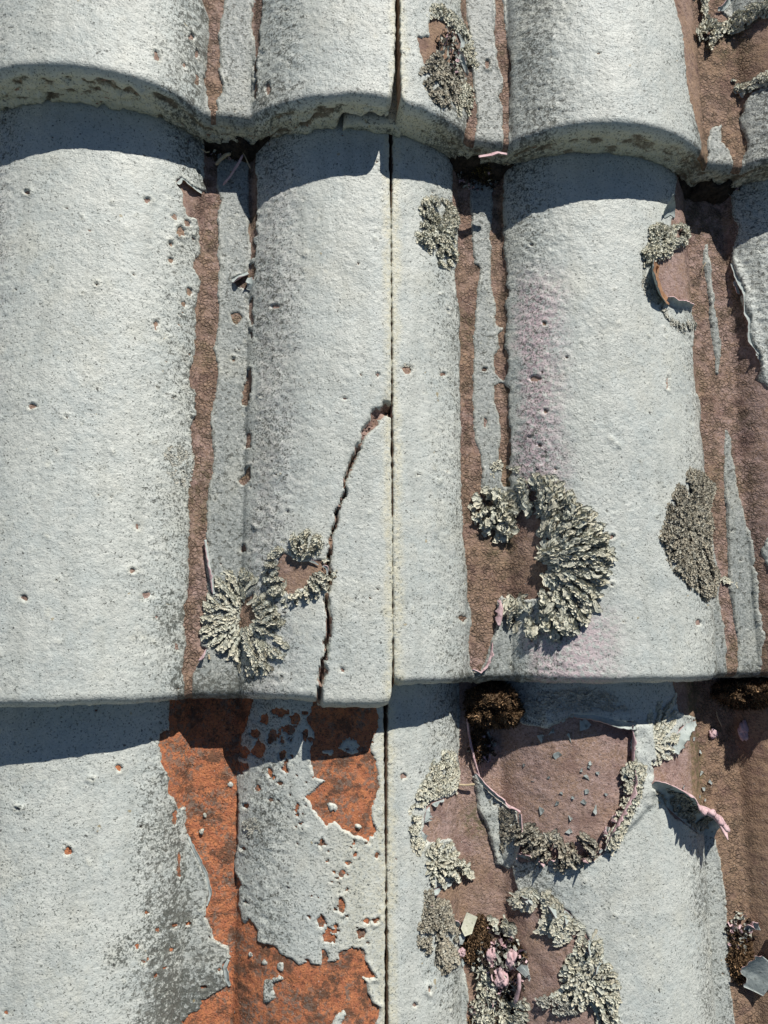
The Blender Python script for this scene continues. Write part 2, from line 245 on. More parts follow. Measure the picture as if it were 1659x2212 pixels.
# ------------------------------------------------------------------ materials
def mat(name):
    m = bpy.data.materials.new(name); m.use_nodes = True
    return m, m.node_tree, m.node_tree.nodes['Principled BSDF']
class NB:
    def __init__(s, nt, coord='Object'):
        s.nt = nt; s.tc = nt.nodes.new('ShaderNodeTexCoord').outputs[coord]
    def noise(s, mm, detail=3, rough=.55, sx=1, off=0, dist=0):
        n = s.nt.nodes.new('ShaderNodeTexNoise'); mp = s.nt.nodes.new('ShaderNodeMapping')
        mp.inputs['Scale'].default_value = (sx, 1, 1); mp.inputs['Location'].default_value = (off, off*.7, 0)
        s.nt.links.new(s.tc, mp.inputs[0]); s.nt.links.new(mp.outputs[0], n.inputs['Vector'])
        n.inputs['Scale'].default_value = 1000.0/mm; n.inputs['Detail'].default_value = detail
        n.inputs['Roughness'].default_value = rough; n.inputs['Distortion'].default_value = dist
        return n.outputs[0]
    def voro(s, mm, feat='F1', rnd=1.0, out='Distance'):
        n = s.nt.nodes.new('ShaderNodeTexVoronoi'); n.feature = feat
        n.inputs['Scale'].default_value = 1000.0/mm; n.inputs['Randomness'].default_value = rnd
        # wobble the cells
        v = s.nt.nodes.new('ShaderNodeTexNoise'); v.inputs['Scale'].default_value = 700.0/mm; v.inputs['Detail'].default_value = 3
        s.nt.links.new(s.tc, v.inputs['Vector'])
        mx = s.nt.nodes.new('ShaderNodeVectorMath'); mx.operation = 'MULTIPLY_ADD'
        mx.inputs[1].default_value = (mm*.0009,)*3
        s.nt.links.new(v.outputs['Color'], mx.inputs[0]); s.nt.links.new(s.tc, mx.inputs[2])
        s.nt.links.new(mx.outputs[0], n.inputs['Vector'])
        return n.outputs[out]
    def ramp(s, v, a, b, lo=0.0, hi=1.0):
        n = s.nt.nodes.new('ShaderNodeMapRange'); n.interpolation_type = 'SMOOTHSTEP'
        s.put(v, n.inputs[0])
        for k, q in ((1, a), (2, b), (3, lo), (4, hi)): s.put(q, n.inputs[k])
        return n.outputs[0]
    def put(s, v, sock):
        if isinstance(v, (int, float)): sock.default_value = v
        elif isinstance(v, tuple): sock.default_value = v+(1,) if len(v) == 3 else v
        else: s.nt.links.new(v, sock)
    def m(s, op, a, b=0.0, c=0.0):
        n = s.nt.nodes.new('ShaderNodeMath'); n.operation = op
        s.put(a, n.inputs[0]); s.put(b, n.inputs[1]); s.put(c, n.inputs[2]); return n.outputs[0]
    def mix(s, f, a, b):
        n = s.nt.nodes.new('ShaderNodeMix'); n.data_type = 'RGBA'
        s.put(f, n.inputs[0]); s.put(a, n.inputs[6]); s.put(b, n.inputs[7]); return n.outputs[2]
    def attr(s, name):
        n = s.nt.nodes.new('ShaderNodeAttribute'); n.attribute_name = name
        sp = s.nt.nodes.new('ShaderNodeSeparateColor'); s.nt.links.new(n.outputs['Color'], sp.inputs[0])
        return sp.outputs[0], sp.outputs[1], sp.outputs[2], n.outputs['Alpha'], n.outputs['Color']
    def bump(s, pairs, bsdf):
        prev = None
        for h, dist in pairs:
            b = s.nt.nodes.new('ShaderNodeBump'); b.inputs['Strength'].default_value = 1.0
            b.inputs['Distance'].default_value = dist/1000.0
            s.put(h, b.inputs['Height'])
            if prev is not None: s.nt.links.new(prev, b.inputs['Normal'])
            prev = b.outputs[0]
        s.nt.links.new(prev, bsdf.inputs['Normal'])

def coat_material():
    m, nt, bs = mat('weathered_grey_paint'); n = NB(nt)
    cream, pink, dirt, pan, _ = n.attr('wear')
    base = n.mix(n.ramp(n.noise(26, 3), .35, .65), (.52, .565, .545), (.61, .64, .60))
    base = n.mix(n.ramp(n.noise(5, 4, .65), .38, .7, 0, .5), base, (.66, .675, .63))
    base = n.mix(n.ramp(n.noise(1.7, 3, .7, off=2.2), .5, .68, 0, .42), base, (.33, .36, .34))
    base = n.mix(n.m('MULTIPLY', pan, .8), base, (.25, .275, .27))
    base = n.mix(n.m('MULTIPLY', pan, n.ramp(n.noise(1.5, 3, .7, off=.3), .52, .66, 0, .8)), base, (.55, .57, .54))
    base = n.mix(n.ramp(n.noise(70, 4, .6, sx=9, off=3.3), .46, .68, 0, .30), base, (.36, .38, .345))
    base = n.mix(n.ramp(n.noise(38, 5, .7, off=8.8), .50, .70, 0, .45), base, (.60, .60, .52))
    cr = n.m('MULTIPLY', cream, n.ramp(n.noise(2.2, 4, .7, off=.1), .3, .62, .15, 1))
    base = n.mix(n.m('MULTIPLY', cr, .85), base, (.66, .635, .49))
    pk = n.m('MULTIPLY', pink, n.ramp(n.noise(2.4, 4, .7, off=.5), .40, .54))
    base = n.mix(n.m('MULTIPLY', pk, .85), base, (.66, .50, .54))
    pk2 = n.m('MULTIPLY', pink, n.ramp(n.noise(2.0, 4, .75, off=.9), .55, .66))
    base = n.mix(n.m('MULTIPLY', pk2, .7), base, (.19, .18, .20))
    # fine specks everywhere, denser with grime
    th = n.m('SUBTRACT', .615, n.m('MULTIPLY', dirt, .19))
    sp = n.ramp(n.noise(1.05, 2, .6, off=.2), th, n.m('ADD', th, .06))
    patch = n.ramp(n.noise(17, 4, .6, off=.8), .36, .62, .55, 1)
    base = n.mix(n.m('MULTIPLY', n.m('MULTIPLY', sp, patch), .85), base, (.13, .145, .13))
    th2 = n.m('SUBTRACT', .668, n.m('MULTIPLY', dirt, .20))
    sp2 = n.ramp(n.noise(2.6, 4, .7, off=.4), th2, n.m('ADD', th2, .05))
    base = n.mix(n.m('MULTIPLY', sp2, .78), base, (.095, .10, .085))
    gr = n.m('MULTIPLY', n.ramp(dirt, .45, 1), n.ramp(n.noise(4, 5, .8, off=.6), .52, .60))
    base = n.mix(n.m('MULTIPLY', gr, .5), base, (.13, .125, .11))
    base = n.mix(n.ramp(n.noise(1.9, 1, .4, off=6.6), .735, .77, 0, .85), base, (.06, .06, .055))
    # tiny ochre lichen dots
    oc = n.ramp(n.noise(7, 2, .5, off=1.7), .755, .78)
    base = n.mix(n.m('MULTIPLY', oc, .6), base, (.34, .25, .09))
    cv = n.attr('face')[0]  # front face crevices: brown dirt plus relief shade put into the colour
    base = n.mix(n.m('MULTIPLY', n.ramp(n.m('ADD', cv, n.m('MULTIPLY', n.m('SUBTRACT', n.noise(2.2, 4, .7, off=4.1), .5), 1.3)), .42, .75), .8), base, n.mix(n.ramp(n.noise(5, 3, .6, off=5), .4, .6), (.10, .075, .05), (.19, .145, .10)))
    nt.links.new(base, bs.inputs['Base Color'])
    bs.inputs['Roughness'].default_value = .5; bs.inputs['Specular IOR Level'].default_value = .5
    n.bump([(n.noise(.9, 3, .6), .26), (n.noise(2.3, 3, .6), .5), (n.m('MULTIPLY', sp2, -1), .25)], bs)
    return m

def body_material():
    m, nt, bs = mat('bare_tile'); n = NB(nt)
    orange, crust, green, brown, _ = n.attr('wear')
    base = n.mix(n.ramp(n.noise(6, 4, .65), .35, .65), (.43, .305, .272), (.32, .222, .185))
    base = n.mix(n.ramp(n.noise(16, 4, .65, off=7.3), .42, .62, 0, .5), base, (.36, .235, .15))
    base = n.mix(n.ramp(n.noise(1.6, 4, .75, off=.3), .44, .68, 0, .65), base, (.56, .43, .41))
    base = n.mix(n.m('MULTIPLY', brown, .8), base, n.mix(n.ramp(n.noise(4, 4, .7), .4, .65), (.37, .25, .16), (.265, .175, .12)))
    edge = n.voro(2.3, 'DISTANCE_TO_EDGE'); cell = n.voro(2.3, 'F1', out='Color')
    crust = n.m('MULTIPLY', crust, n.ramp(n.noise(7, 3, .6, off=3.1), .36, .6, .12, 1))
    crk = n.m('MULTIPLY', n.ramp(edge, .16, .02), crust)
    cm = n.m('MULTIPLY', crust, n.ramp(n.noise(8, 3, .6, off=.4), .38, .62))
    lum = n.nt.nodes.new('ShaderNodeRGBToBW'); nt.links.new(cell, lum.inputs[0])
    base = n.mix(n.m('MULTIPLY', cm, .55), base, n.mix(lum.outputs[0], (.22, .15, .10), (.36, .27, .19)))
    base = n.mix(n.m('MULTIPLY', crk, .55), base, (.07, .048, .035))
    base = n.mix(n.m('MULTIPLY', n.ramp(n.noise(10, 5, .75, off=6.1), .44, .62), n.m('MULTIPLY', crust, .75)), base, (.11, .085, .06))
    base = n.mix(n.ramp(n.noise(22, 4, .7, off=5.2), .50, .68, 0, .55), base, (.19, .115, .105))
    base = n.mix(n.ramp(n.noise(3.2, 4, .75, off=2.6), .56, .66, 0, .6), base, (.10, .07, .058))
    og = n.mix(n.ramp(n.noise(3.5, 4, .65), .38, .62), (.60, .235, .11), (.46, .17, .09))
    og = n.mix(n.ramp(n.noise(11, 5, .75, off=.2), .47, .60, 0, .85), og, (.12, .075, .052))
    og = n.mix(n.ramp(n.noise(1.3, 3, .7, off=.7), .56, .68, 0, .85), og, (.05, .035, .03))
    gcell = n.nt.nodes.new('ShaderNodeRGBToBW'); gc = n.voro(1.5, 'F1', out='Color'); nt.links.new(gc, gcell.inputs[0])
    grain = n.m('MULTIPLY', n.ramp(n.noise(14, 3, .6, off=.9), .46, .58), n.ramp(gcell.outputs[0], .45, .6))
    og = n.mix(n.m('MULTIPLY', grain, .75), og, (.235, .18, .145))
    og = n.mix(n.ramp(n.noise(1.1, 2, .5, off=1.3), .70, .75), og, (.5, .36, .28))
    base = n.mix(orange, base, og)
    gm = n.m('MULTIPLY', green, n.ramp(n.noise(3.5, 4, .7, off=.1), .42, .58))
    base = n.mix(n.m('MULTIPLY', gm, .75), base, (.115, .12, .05))
    base = n.mix(n.ramp(n.noise(1.3, 4, .75, off=.6), .55, .65, 0, .75), base, (.09, .06, .05))
    base = n.mix(n.ramp(n.noise(1.2, 2, .6, off=9.6), .69, .74, 0, .8), base, (.55, .50, .46))
    nt.links.new(base, bs.inputs['Base Color'])
    bs.inputs['Roughness'].default_value = .9; bs.inputs['Specular IOR Level'].default_value = .2
    n.bump([(n.m('MULTIPLY', n.ramp(edge, 0, .22), crust), .55), (n.noise(1.0, 4, .7), .50), (n.noise(3.5, 4, .7, off=3), .8)], bs)
    return m
COAT = coat_material(); BODY = body_material()

def tinted(name, lo, hi, mm=3.0, rough=.85, bumpd=.2, attr=True, dark=None, sss=0):
    m, nt, bs = mat(name); n = NB(nt)
    b = n.mix(n.ramp(n.noise(mm, 4, .65), .36, .64), lo, hi)
    if dark: b = n.mix(n.ramp(n.noise(mm*.5, 4, .7, off=.4), .56, .68, 0, .8), b, dark)
    if attr:
        a = n.attr('tint')[4]
        x = n.nt.nodes.new('ShaderNodeMix'); x.data_type = 'RGBA'; x.blend_type = 'MULTIPLY'; x.inputs[0].default_value = 1
        nt.links.new(b, x.inputs[6]); nt.links.new(a, x.inputs[7]); b = x.outputs[2]
    nt.links.new(b, bs.inputs['Base Color'])
    bs.inputs['Roughness'].default_value = rough; bs.inputs['Specular IOR Level'].default_value = .2
    n.bump([(n.noise(mm*.35, 4, .6), bumpd)], bs)
    return m
LICHEN = tinted('pale_grey_green_lichen', (.62, .615, .50), (.77, .755, .63), 3.0, dark=(.38, .365, .29))
LICHEN_GREY = tinted('grey_lichen', (.50, .50, .44), (.66, .655, .58), 3.0, dark=(.24, .23, .20))
LICHEN_DARK = tinted('dull_brown_grey_lichen', (.34, .315, .255), (.58, .55, .45), 3.0, dark=(.15, .135, .105))
MOSS = tinted('dry_brown_moss', (.13, .085, .052), (.23, .155, .095), 4.0, dark=(.05, .034, .024))
MOSSO = tinted('olive_brown_moss', (.10, .08, .035), (.19, .15, .07), 3.0, dark=(.04, .03, .02))
LICHEN_GREY_PLAIN = tinted('grey_scraps', (.36, .38, .34), (.58, .58, .50), 3.0, attr=False, dark=(.16, .15, .13))
CREAM = tinted('cream_lichen_film', (.56, .57, .44), (.66, .66, .54), 3.0, attr=False, dark=(.35, .35, .27))
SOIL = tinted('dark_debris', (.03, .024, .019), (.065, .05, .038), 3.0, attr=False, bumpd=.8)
PAINT = tinted('paint_flake_top', (.36, .41, .40), (.50, .55, .53), 5.0, attr=False, dark=(.16, .17, .16))
PINK = tinted('paint_flake_underside', (.56, .38, .40), (.70, .52, .54), 4.0, attr=False, dark=(.22, .15, .14))
BROWNF = tinted('brown_undercoat_flake', (.30, .16, .09), (.42, .25, .15), 4.0, attr=False, dark=(.14, .07, .04))
STRAW = tinted('dry_straw', (.42, .34, .22), (.55, .46, .32), 3.0, attr=False)
WOOD = tinted('roof_boarding', (.05, .04, .03), (.09, .07, .05), 30.0, attr=False)
GRND = tinted('garden_soil_and_grass', (.05, .07, .03), (.10, .10, .05), 300.0, attr=False)

# ------------------------------------------------------------------ object helpers
def link(o, parent=None, local=None):
    sc.collection.objects.link(o)
    if parent is not None: o.parent = parent
    return o
def tag(o, label=None, cat=None, group=None, kind=None):
    if label: o['label'] = label
    if cat: o['category'] = cat
    if group: o['group'] = group
    if kind: o['kind'] = kind
    return o
def placed(o, at):                      # anchor at a roof-frame point (mm)
    o.matrix_world = WF @ Matrix.Translation([c/1000 for c in at]); return o
def empty(name, at):
    o = bpy.data.objects.new(name, None); o.empty_display_size = .02; link(o); return placed(o, at)
def mesh(name, verts, quads, mats, at=(0, 0, 0), parent=None, attrs=None, smooth=True, midx=None, tris=False):
    """verts in roof-frame mm; the mesh is stored relative to its anchor"""
    v = (np.asarray(verts, float).reshape(-1, 3)-np.asarray(at, float))/1000.0
    q = np.asarray(quads, np.int32).reshape(-1, 3 if tris else 4)
    used = np.zeros(len(v), bool); used[q.ravel()] = True
    mp = np.cumsum(used)-1; v = v[used]; q = mp[q]
    me = bpy.data.meshes.new(name); k = q.shape[1]
    me.vertices.add(len(v)); me.vertices.foreach_set('co', v.astype(np.float32).ravel())
    me.loops.add(q.size); me.loops.foreach_set('vertex_index', q.astype(np.int32).ravel())
    me.polygons.add(len(q)); me.polygons.foreach_set('loop_start', np.arange(0, q.size, k, dtype=np.int32))
    for mm in (mats if isinstance(mats, (list, tuple)) else [mats]): me.materials.append(mm)
    if midx is not None: me.polygons.foreach_set('material_index', np.asarray(midx, np.int32))
    me.update(calc_edges=True)
    me.polygons.foreach_set('use_smooth', np.full(len(q), smooth))
    for an, av in (attrs or {}).items():
        a = me.attributes.new(an, 'FLOAT_COLOR', 'POINT')
        a.data.foreach_set('color', np.asarray(av, np.float32).reshape(-1, 4)[used].ravel())
    o = bpy.data.objects.new(name, me); link(o, parent)
    if parent is None: placed(o, at)
    return o
def gridq(nr, nc):
    i = np.arange(nr*nc).reshape(nr, nc)
    return np.stack([i[:-1, :-1], i[:-1, 1:], i[1:, 1:], i[1:, :-1]], -1)

# ------------------------------------------------------------------ setting
def quadsheet(name, pts, m, at, kind='structure'):
    o = mesh(name, pts, [[0, 1, 2, 3]], m, at); tag(o, kind=kind); return o
gm = bpy.data.meshes.new('ground'); gm.from_pydata([(-120, -120, 0), (120, -120, 0), (120, 120, 0), (-120, 120, 0)], [], [(0, 1, 2, 3)])
gm.materials.append(GRND); go = bpy.data.objects.new('ground', gm); link(go); tag(go, kind='structure')
sl = ZS/322.0
quadsheet('roof', [(-1200, -1100, -42-1100*sl), (1400, -1100, -42-1100*sl), (1400, 1050, -42+1050*sl), (-1200, 1050, -42+1050*sl)], WOOD, (0, 0, -42))

# ------------------------------------------------------------------ tiles
VX = (-182, 316); VY = (-224, 402)
def axis(a, b, lo, hi, fine, coarse):
    out = []; x = a
    while x < b-1e-6:
        out.append(x); x += fine if lo <= x <= hi else min(coarse, (lo-x) if x < lo-.2 else coarse)
    out.append(b); return np.array(out)
GAP = {1: lambda y: 1.5+1.0*sstep(340, 310, y)+2.6*sstep(308, 289, y), 2: lambda y: 1.15+0*y, 3: lambda y: 1.7+0*y}
def gapf(row, y): return GAP.get(row, GAP[2])(y)

def tile_grid(row, side, fx, coarse, x0, x1):
    yn = NOSE[row]; ytop = yn+392
    if row in NOSE and row-1 in NOSE: vis = NOSE[row-1]+9
    else: vis = ytop
    xs = axis(x0, x1, VX[0] if fx < coarse else 1e6, VX[1] if fx < coarse else 1e6, fx, coarse)
    lo = max(VY[0], yn+4); hi = min(VY[1], vis)
    if fx >= coarse: lo = hi = 1e6
    ys = axis(yn+4.5, ytop, lo if lo > yn+5 else -1e6, hi, fx, coarse)
    return xs, ys

def chunkface(X, D, seed):             # lumpy, eroded front face of a tile
    s = fbm(X*.55, D, 4.2, seed, 4, .6)
    r = 1-np.abs(fbm(X*.45, D, 6.0, seed+9, 3, .6))*2.0
    return 1.5*s + 1.7*r

def build_sheet(row, side, xs, ys, x0, x1, coat, noseT=None, fx=1.0, fine=True):
    """rows of vertices: top surface (descending to the nose), rounded rim, front face"""
    yn = NOSE[row]
    L = [x0, x0, x0+.25, x0+.8]; R = [x1-.8, x1-.25, x1, x1]
    dl = [13, 1.3, .35, .06]; dr = [.06, .35, 1.3, 13]
    inner = xs[(xs > x0+1.2) & (xs < x1-1.2)]
    cx = np.concatenate([L, inner, R]); dx = np.concatenate([dl, inner*0, dr])
    rad = 4.5; na = 7 if fine else 3
    top = ys[::-1]
    oy = []; dz = []
    for k in range(1, na+1):
        a = k/na*math.pi/2; oy.append(rad-rad*math.sin(a)); dz.append(rad-rad*math.cos(a))
    nf = int((TT-rad)/(fx*1.15)) if fine else 3
    for k in range(1, nf+1): oy.append(0.0); dz.append(rad+(TT-rad)*k/nf)
    oy += [3.0, 14.0]; dz += [TT+.4, TT-1.0]
    Ybase = np.concatenate([top-yn, oy]); Dz = np.concatenate([top*0, dz])
    X, YB = np.meshgrid(cx, Ybase); DZ = Dz[:, None]+0*X; DX = dx[None, :]+0*X
    # nose line of this course
    ny = yn + .5*vn(cx, 0*cx, 21, 7+row) + .25*vn(cx, 0*cx, 4, 17+row)
    if row == 2: ny = ny + (-2.6*sstep(66, 64, cx) - 3.4*sstep(25.5, 27.0, cx)*sstep(66, 65, cx) + 4.6*sstep(65, 66, cx))
    if row == 1 and side == 'L': ny = ny + 1.0*sstep(30, 40, cx)
    # corners by the joint are rounded
    ny = ny + 3.2*np.exp(-np.minimum(np.abs(cx-x0), np.abs(cx-x1))/1.8)
    w = np.clip(1-(YB)/60.0, 0, 1)
    Y = yn+YB+(ny-yn)[None, :]*w
    Tl = np.full(X.shape, 1.0)
    if row == 1 and side == 'L':
        cut = sstep(32.5, 35, X+.8*vn(X, Y, 3, 2)); Tl = 1-.66*cut+.10*cut*vn(X, Y*0, 4, 12)
    DZ = np.where(DZ > rad, rad+(DZ-rad)*Tl, DZ)
    g = gapf(row, Y)
    Xe = X - g*sstep(x1-9, x1, X)*(side == 'L')*.75 + (g*.25)*sstep(x0+9, x0, X)
    Xe = Xe + (.32*vn(Y, 0*Y, 3.0, 31)+.25*vn(Y, 0*Y, 1.3, 32)+.7*vn(Y, 0*Y, 45, 33+row))*(sstep(x1-2, x1, X)-sstep(x0+2, x0, X))
    Z = surf(Xe, Y, row)
    fn = np.zeros(X.shape); S = np.full(X.shape, 6.0); Rz = np.zeros(X.shape)
    if fine:
        nt = len(top)
        if True:
            Xs = Xe[:nt][::-1]; Ys = Y[:nt][::-1]
            S[:nt] = paint_sdf(row, side, Xs, Ys, cx, Ys[:, len(cx)//2])[::-1]
            Rz[:nt] = relief(row, side, Xs, Ys, cx, Ys[:, len(cx)//2])[::-1]
            S[nt:nt+na] = S[nt-1][None, :]
            Rz[nt:] = Rz[nt-1][None, :]*np.clip(1-DZ[nt:]/14, .0, 1) if row != 2 else Rz[nt-1][None, :]
            fb = chunkface(Xe[nt:], DZ[nt:]+3*ROWZ[row], 40+row)*sstep(rad*.4, rad+2, DZ[nt:])
            fb = fb*(1.25 if row == 1 else .5)
            if row == 1: fb = fb*np.where(Xe[nt:] > 62, .45, 1)*np.where((Xe[nt:] > 20) & (Xe[nt:] < 64), .55, 1)
            Y[nt:] -= fb; fn[nt:] = fb
    Z = Z - DZ - DX + Rz
    if coat:
        th = .55+.2*vn(X, Y, 9, 50)
        thk = np.clip(S/.38, -1, 1); thk = np.where(thk > 0, thk*th, thk*1.1)
        edge = np.clip(1-S/3.6, 0, 1)*(S > 0)
        thk = thk + edge**2*np.clip(fbm(X, Y, 13, 61, 2)+.15, 0, 1)*(2.4 if (row, side) == (3, 'R') else 1.6)*np.clip(S/.4, 0, 1)
        if fine:
            for poly, h in LIFT[row]:
                d, _ = segd(X[:nt], Y[:nt], poly, True); ins = inside(X[:nt], Y[:nt], poly)
                e = sstep(0, 4.5, np.where(ins, d, -d))
                thk[:nt] += e*h*np.clip(S[:nt]/.5, 0, 1)*(.8+.3*vn(X[:nt], Y[:nt], 5, 77))
        nx, nz = snorm(Xe)
        kz = np.where(DZ > rad*.5, 0, 1)
        Xe = Xe+nx*thk*kz; Z = Z+nz*thk*kz; Y = Y-np.where(DZ > rad*.5, thk, 0)
    else:
        rough = (S < .6)*1.0
        Z = Z + rough*(.22*fbm(X, Y, 3.0, 66, 3, .6)-.22) - np.where(S >= .6, .05, 0)
        if row == 3 and side == 'L': Z = Z + rough*.3*fbm(X, Y, 1.9, 67, 2)
    return np.stack([Xe, Y, Z], -1), S, X, Y, DZ, fn

def wear_coat(row, side, X, Y, S, DZ, fn):
    XR = X
    u = (X+5.5*fbm(X, Y, 13, 201, 4, .65)-VC)/P; u = u-np.round(u); au = np.abs(u)
    cream = sstep(7, 1.5, np.abs(X-JX)+2.0*vn(X, Y, 7, 3))
    cream = np.maximum(cream, .9*sstep(7, 20, DZ+6*(row != 2))*(row != 2) + .7*sstep(2, 8, DZ))
    cream = np.maximum(cream, .25*sstep(2.5, .6, S)*(S > 0))
    pink = np.zeros(X.shape); dirt = .12+.1*vn(X, Y, 60, 4)
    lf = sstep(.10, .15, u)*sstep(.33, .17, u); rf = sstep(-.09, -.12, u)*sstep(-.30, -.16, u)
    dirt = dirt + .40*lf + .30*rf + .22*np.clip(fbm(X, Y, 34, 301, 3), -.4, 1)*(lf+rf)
    if row == 2 and side == 'R':
        pink = lf*sstep(225, 190, Y)*sstep(20, 70, Y)*1.0*(X > 120)*(X < 230) + .8*sstep(.1, .16, u)*sstep(.5, .3, u)*sstep(18, -5, Y)*(X > 130)*(X < 250)
    if row == 2 and side == 'L': pink = .15*lf
    pan = sstep(.112, .086, np.abs((X+1.2*vn(X, Y, 8, 12)-VC)/P-np.round((X-VC)/P)))
    if row == 3: pan = pan*.4
    # more grime in the pans, most by the middle course nose
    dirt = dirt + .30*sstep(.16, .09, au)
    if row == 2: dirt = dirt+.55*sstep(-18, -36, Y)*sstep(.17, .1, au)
    if row == 3 and side == 'L':
        d = np.hypot((X+48)/34, (Y+195)/62); dirt = dirt+.75*sstep(1.1, .2, d+.45*fbm(X, Y, 15, 5, 3))*(.75+.45*vn(X, Y, 8, 15))
        d = np.hypot((X+58)/16, (Y+112)/60); dirt = dirt+.25*sstep(1.2, .3, d)
        dirt = dirt+.10*sstep(-8, 14, X)*sstep(64, 44, X)
        cream = np.maximum(cream, .55*sstep(28, 50, X))
    if row == 3 and side == 'R':
        dirt = dirt+.5*np.exp(-((u+.17)/.055)**2)*sstep(-90, -150, Y)*(X > 200)*(.7+.5*vn(X, Y, 30, 6))
    if row == 1:
        dirt = dirt+.20*rf+.16*(X > 120)*lf+.05
    crev = sstep(.5, -1.2, fn)*sstep(2.5, 6, DZ)  # recesses of the front face: grime, with relief shade painted in
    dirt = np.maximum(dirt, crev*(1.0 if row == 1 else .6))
    dirt = np.clip(dirt, 0, 1)
    return np.stack([np.clip(cream, 0, 1), np.clip(pink, 0, 1), dirt, np.clip(pan, 0, 1)], -1)
def wear_body(row, side, X, Y):
    o = np.full(X.shape, 1.0 if (row == 3 and side == 'L') else 0.0)
    if row == 3: o = np.where(X > JX, 0.0, o)
    u = (X-VC)/P; u = u-np.round(u)
    crust = sstep(.16, .10, np.abs(u))*np.ones_like(X)
    green = .4*sstep(.1, .5, vn(X, Y, 22, 22))*sstep(.14, .1, np.abs(u))
    brown = .5+.6*vn(X, Y, 30, 23)
    dk = np.zeros_like(X)
    if row == 2: green = np.maximum(green, sstep(6, 2, np.hypot(X-52, (Y-92)*.6))*(X < JX)*(X > 30))
    if row == 1: brown = brown+.3*(X > 230)
    if row == 2: brown = brown-.3*(X > 230)
    if row == 3:
        crust = crust*.35+.5*sstep(.12, .06, np.abs(u))*(X > 230)
        brown = np.where(X > 255, 1.0, -.1+.5*vn(X, Y, 18, 24)+.7*sstep(-120, -150, Y)*sstep(190, 130, X))
        green = .9*sstep(12, 4, np.abs(X-262))*sstep(-230, -100, Y)+.9*sstep(14, 4, np.hypot(X-124, Y+115))
    return np.stack([o, np.clip(crust, 0, 1), np.clip(green, 0, 1), np.clip(brown, 0, 1)], -1)

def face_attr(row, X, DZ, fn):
    c = sstep(2.0, -1.4, fn)*sstep(3.5, 8, DZ)*(1.0 if row == 1 else .5)*np.where((X > 30) & (X < 100), .55, 1)  # darker in recesses: dirt, and painted shade where soft light flattens the lumps
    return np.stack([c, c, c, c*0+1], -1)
TILES = {}
def make_tile(row, side, label, fine=True, x0=None, x1=None, group=None):
    if x0 is None:
        x0, x1 = (JX-COVER, JX) if side == 'L' else (JX, JX+COVER)
    at = ((x0+x1)/2, NOSE[row]+170, ROWZ[row])
    root = empty('roof_tile', at); tag(root, label, 'roof tile', group)
    res = [(.86, True), (1.5, False)] if fine else [(9.0, False)]
    for fx, coat in res:
        xs, ys = tile_grid(row, side, fx, 9.0 if not fine else 6.0, x0, x1)
        V, S, X, Y, DZ, fn = build_sheet(row, side, xs, ys, x0, x1, coat, fx=fx, fine=fine)
        q = gridq(*X.shape)
        if coat:
            Sm = np.maximum.reduce([S[:-1, :-1], S[:-1, 1:], S[1:, 1:], S[1:, :-1]])
            km = Sm > -.25
            at_ = wear_coat(row, side, X, Y, S, DZ, fn)
            fa_ = face_attr(row, X, DZ, fn)
        else:
            km = np.ones(q.shape[:2], bool); at_ = wear_body(row, side, X, Y) if fine else wear_coat(row, side, X, Y, S, DZ, fn)
            if fine:                     # nothing to see of the body well inside the paint
                Sm = np.minimum.reduce([S[:-1, :-1], S[:-1, 1:], S[1:, 1:], S[1:, :-1]])
        m = COAT if (coat or not fine) else BODY
        name = 'paint_coat' if coat else 'tile_body'
        if row == 2 and side == 'L' and fine:
            cxm = (X[:-1, :-1]+X[1:, 1:])/2; cym = (Y[:-1, :-1]+Y[1:, 1:])/2
            inc = inside(*jag(cxm, cym), CHIP)
            Vc = V.copy(); Vc[..., 2] -= .7
            if coat:
                mesh(name, V, q[km & ~inc], m, at, root, {'wear': at_, 'face': fa_}); pending = (Vc, q[km & inc], at_)
            else:
                mesh(name, V, q[km & ~inc], m, at, root, {'wear': at_})
                bc = mesh('broken_corner', Vc, q[km & inc], m, at, root, {'wear': at_})
                bc['label'] = 'long broken-off corner piece beside the crack'
                mesh('paint_coat', pending[0], pending[1], COAT, at, bc, {'wear': pending[2]})
        else:
            mesh(name, V, q[km], m, at, root, {'wear': at_, 'face': fa_} if coat else {'wear': at_})
    if side == 'R' and fine:             # the underlapping lip below the joint
        yl = np.concatenate([np.linspace(NOSE[row]+390, NOSE[row]+30, 30), np.linspace(NOSE[row]+28, NOSE[row]+5, 24)])
        lx = np.linspace(36.5 if row == 1 else 50, 70.5, 44)
        oy = [3.6, 2.2, 1.0, .3, 0, 0, 0, 0, 0, 0, 0, 2]; dz = [.2, .8, 1.8, 3.2, 4.6, 5.6, 6.6, 7.6, 8.6, 9.6, 10.4, 11]
        base = NOSE[row]+ (-1.2 if row == 1 else 14)
        YB = np.concatenate([yl-NOSE[row]-1, oy]); D = np.concatenate([yl*0, dz])
        X, YY = np.meshgrid(lx, YB+base); DD = D[:, None]+0*X
        e = np.minimum(X-lx[0], 9)/9; e = 2.5*(1-np.clip(e*3, 0, 1))**2
        fb = .9*fbm(X, DD, 5, 77, 3); YY = YY-np.where(DD > 2, fb, 0)
        Z = ROWZ[row]+prof(X)-17.4-DD*.75-e
        wc = wear_coat(row, side, X, YY, np.full(X.shape, 6.), DD, fb)
        wc[..., 0] = np.maximum(wc[..., 0], .75*np.clip(DD/3, 0, 1))
        mesh('interlock_lip', np.stack([X, YY, Z], -1), gridq(*X.shape), COAT, at, root, {'wear': wc})
    TILES[(row, side)] = (root, at)
    return root
make_tile(1, 'L', 'grey painted tile of the top course, left of the joint, with a notch broken from its front edge')
make_tile(1, 'R', 'grey painted tile of the top course, right of the joint, crusted with lichen on its flank')
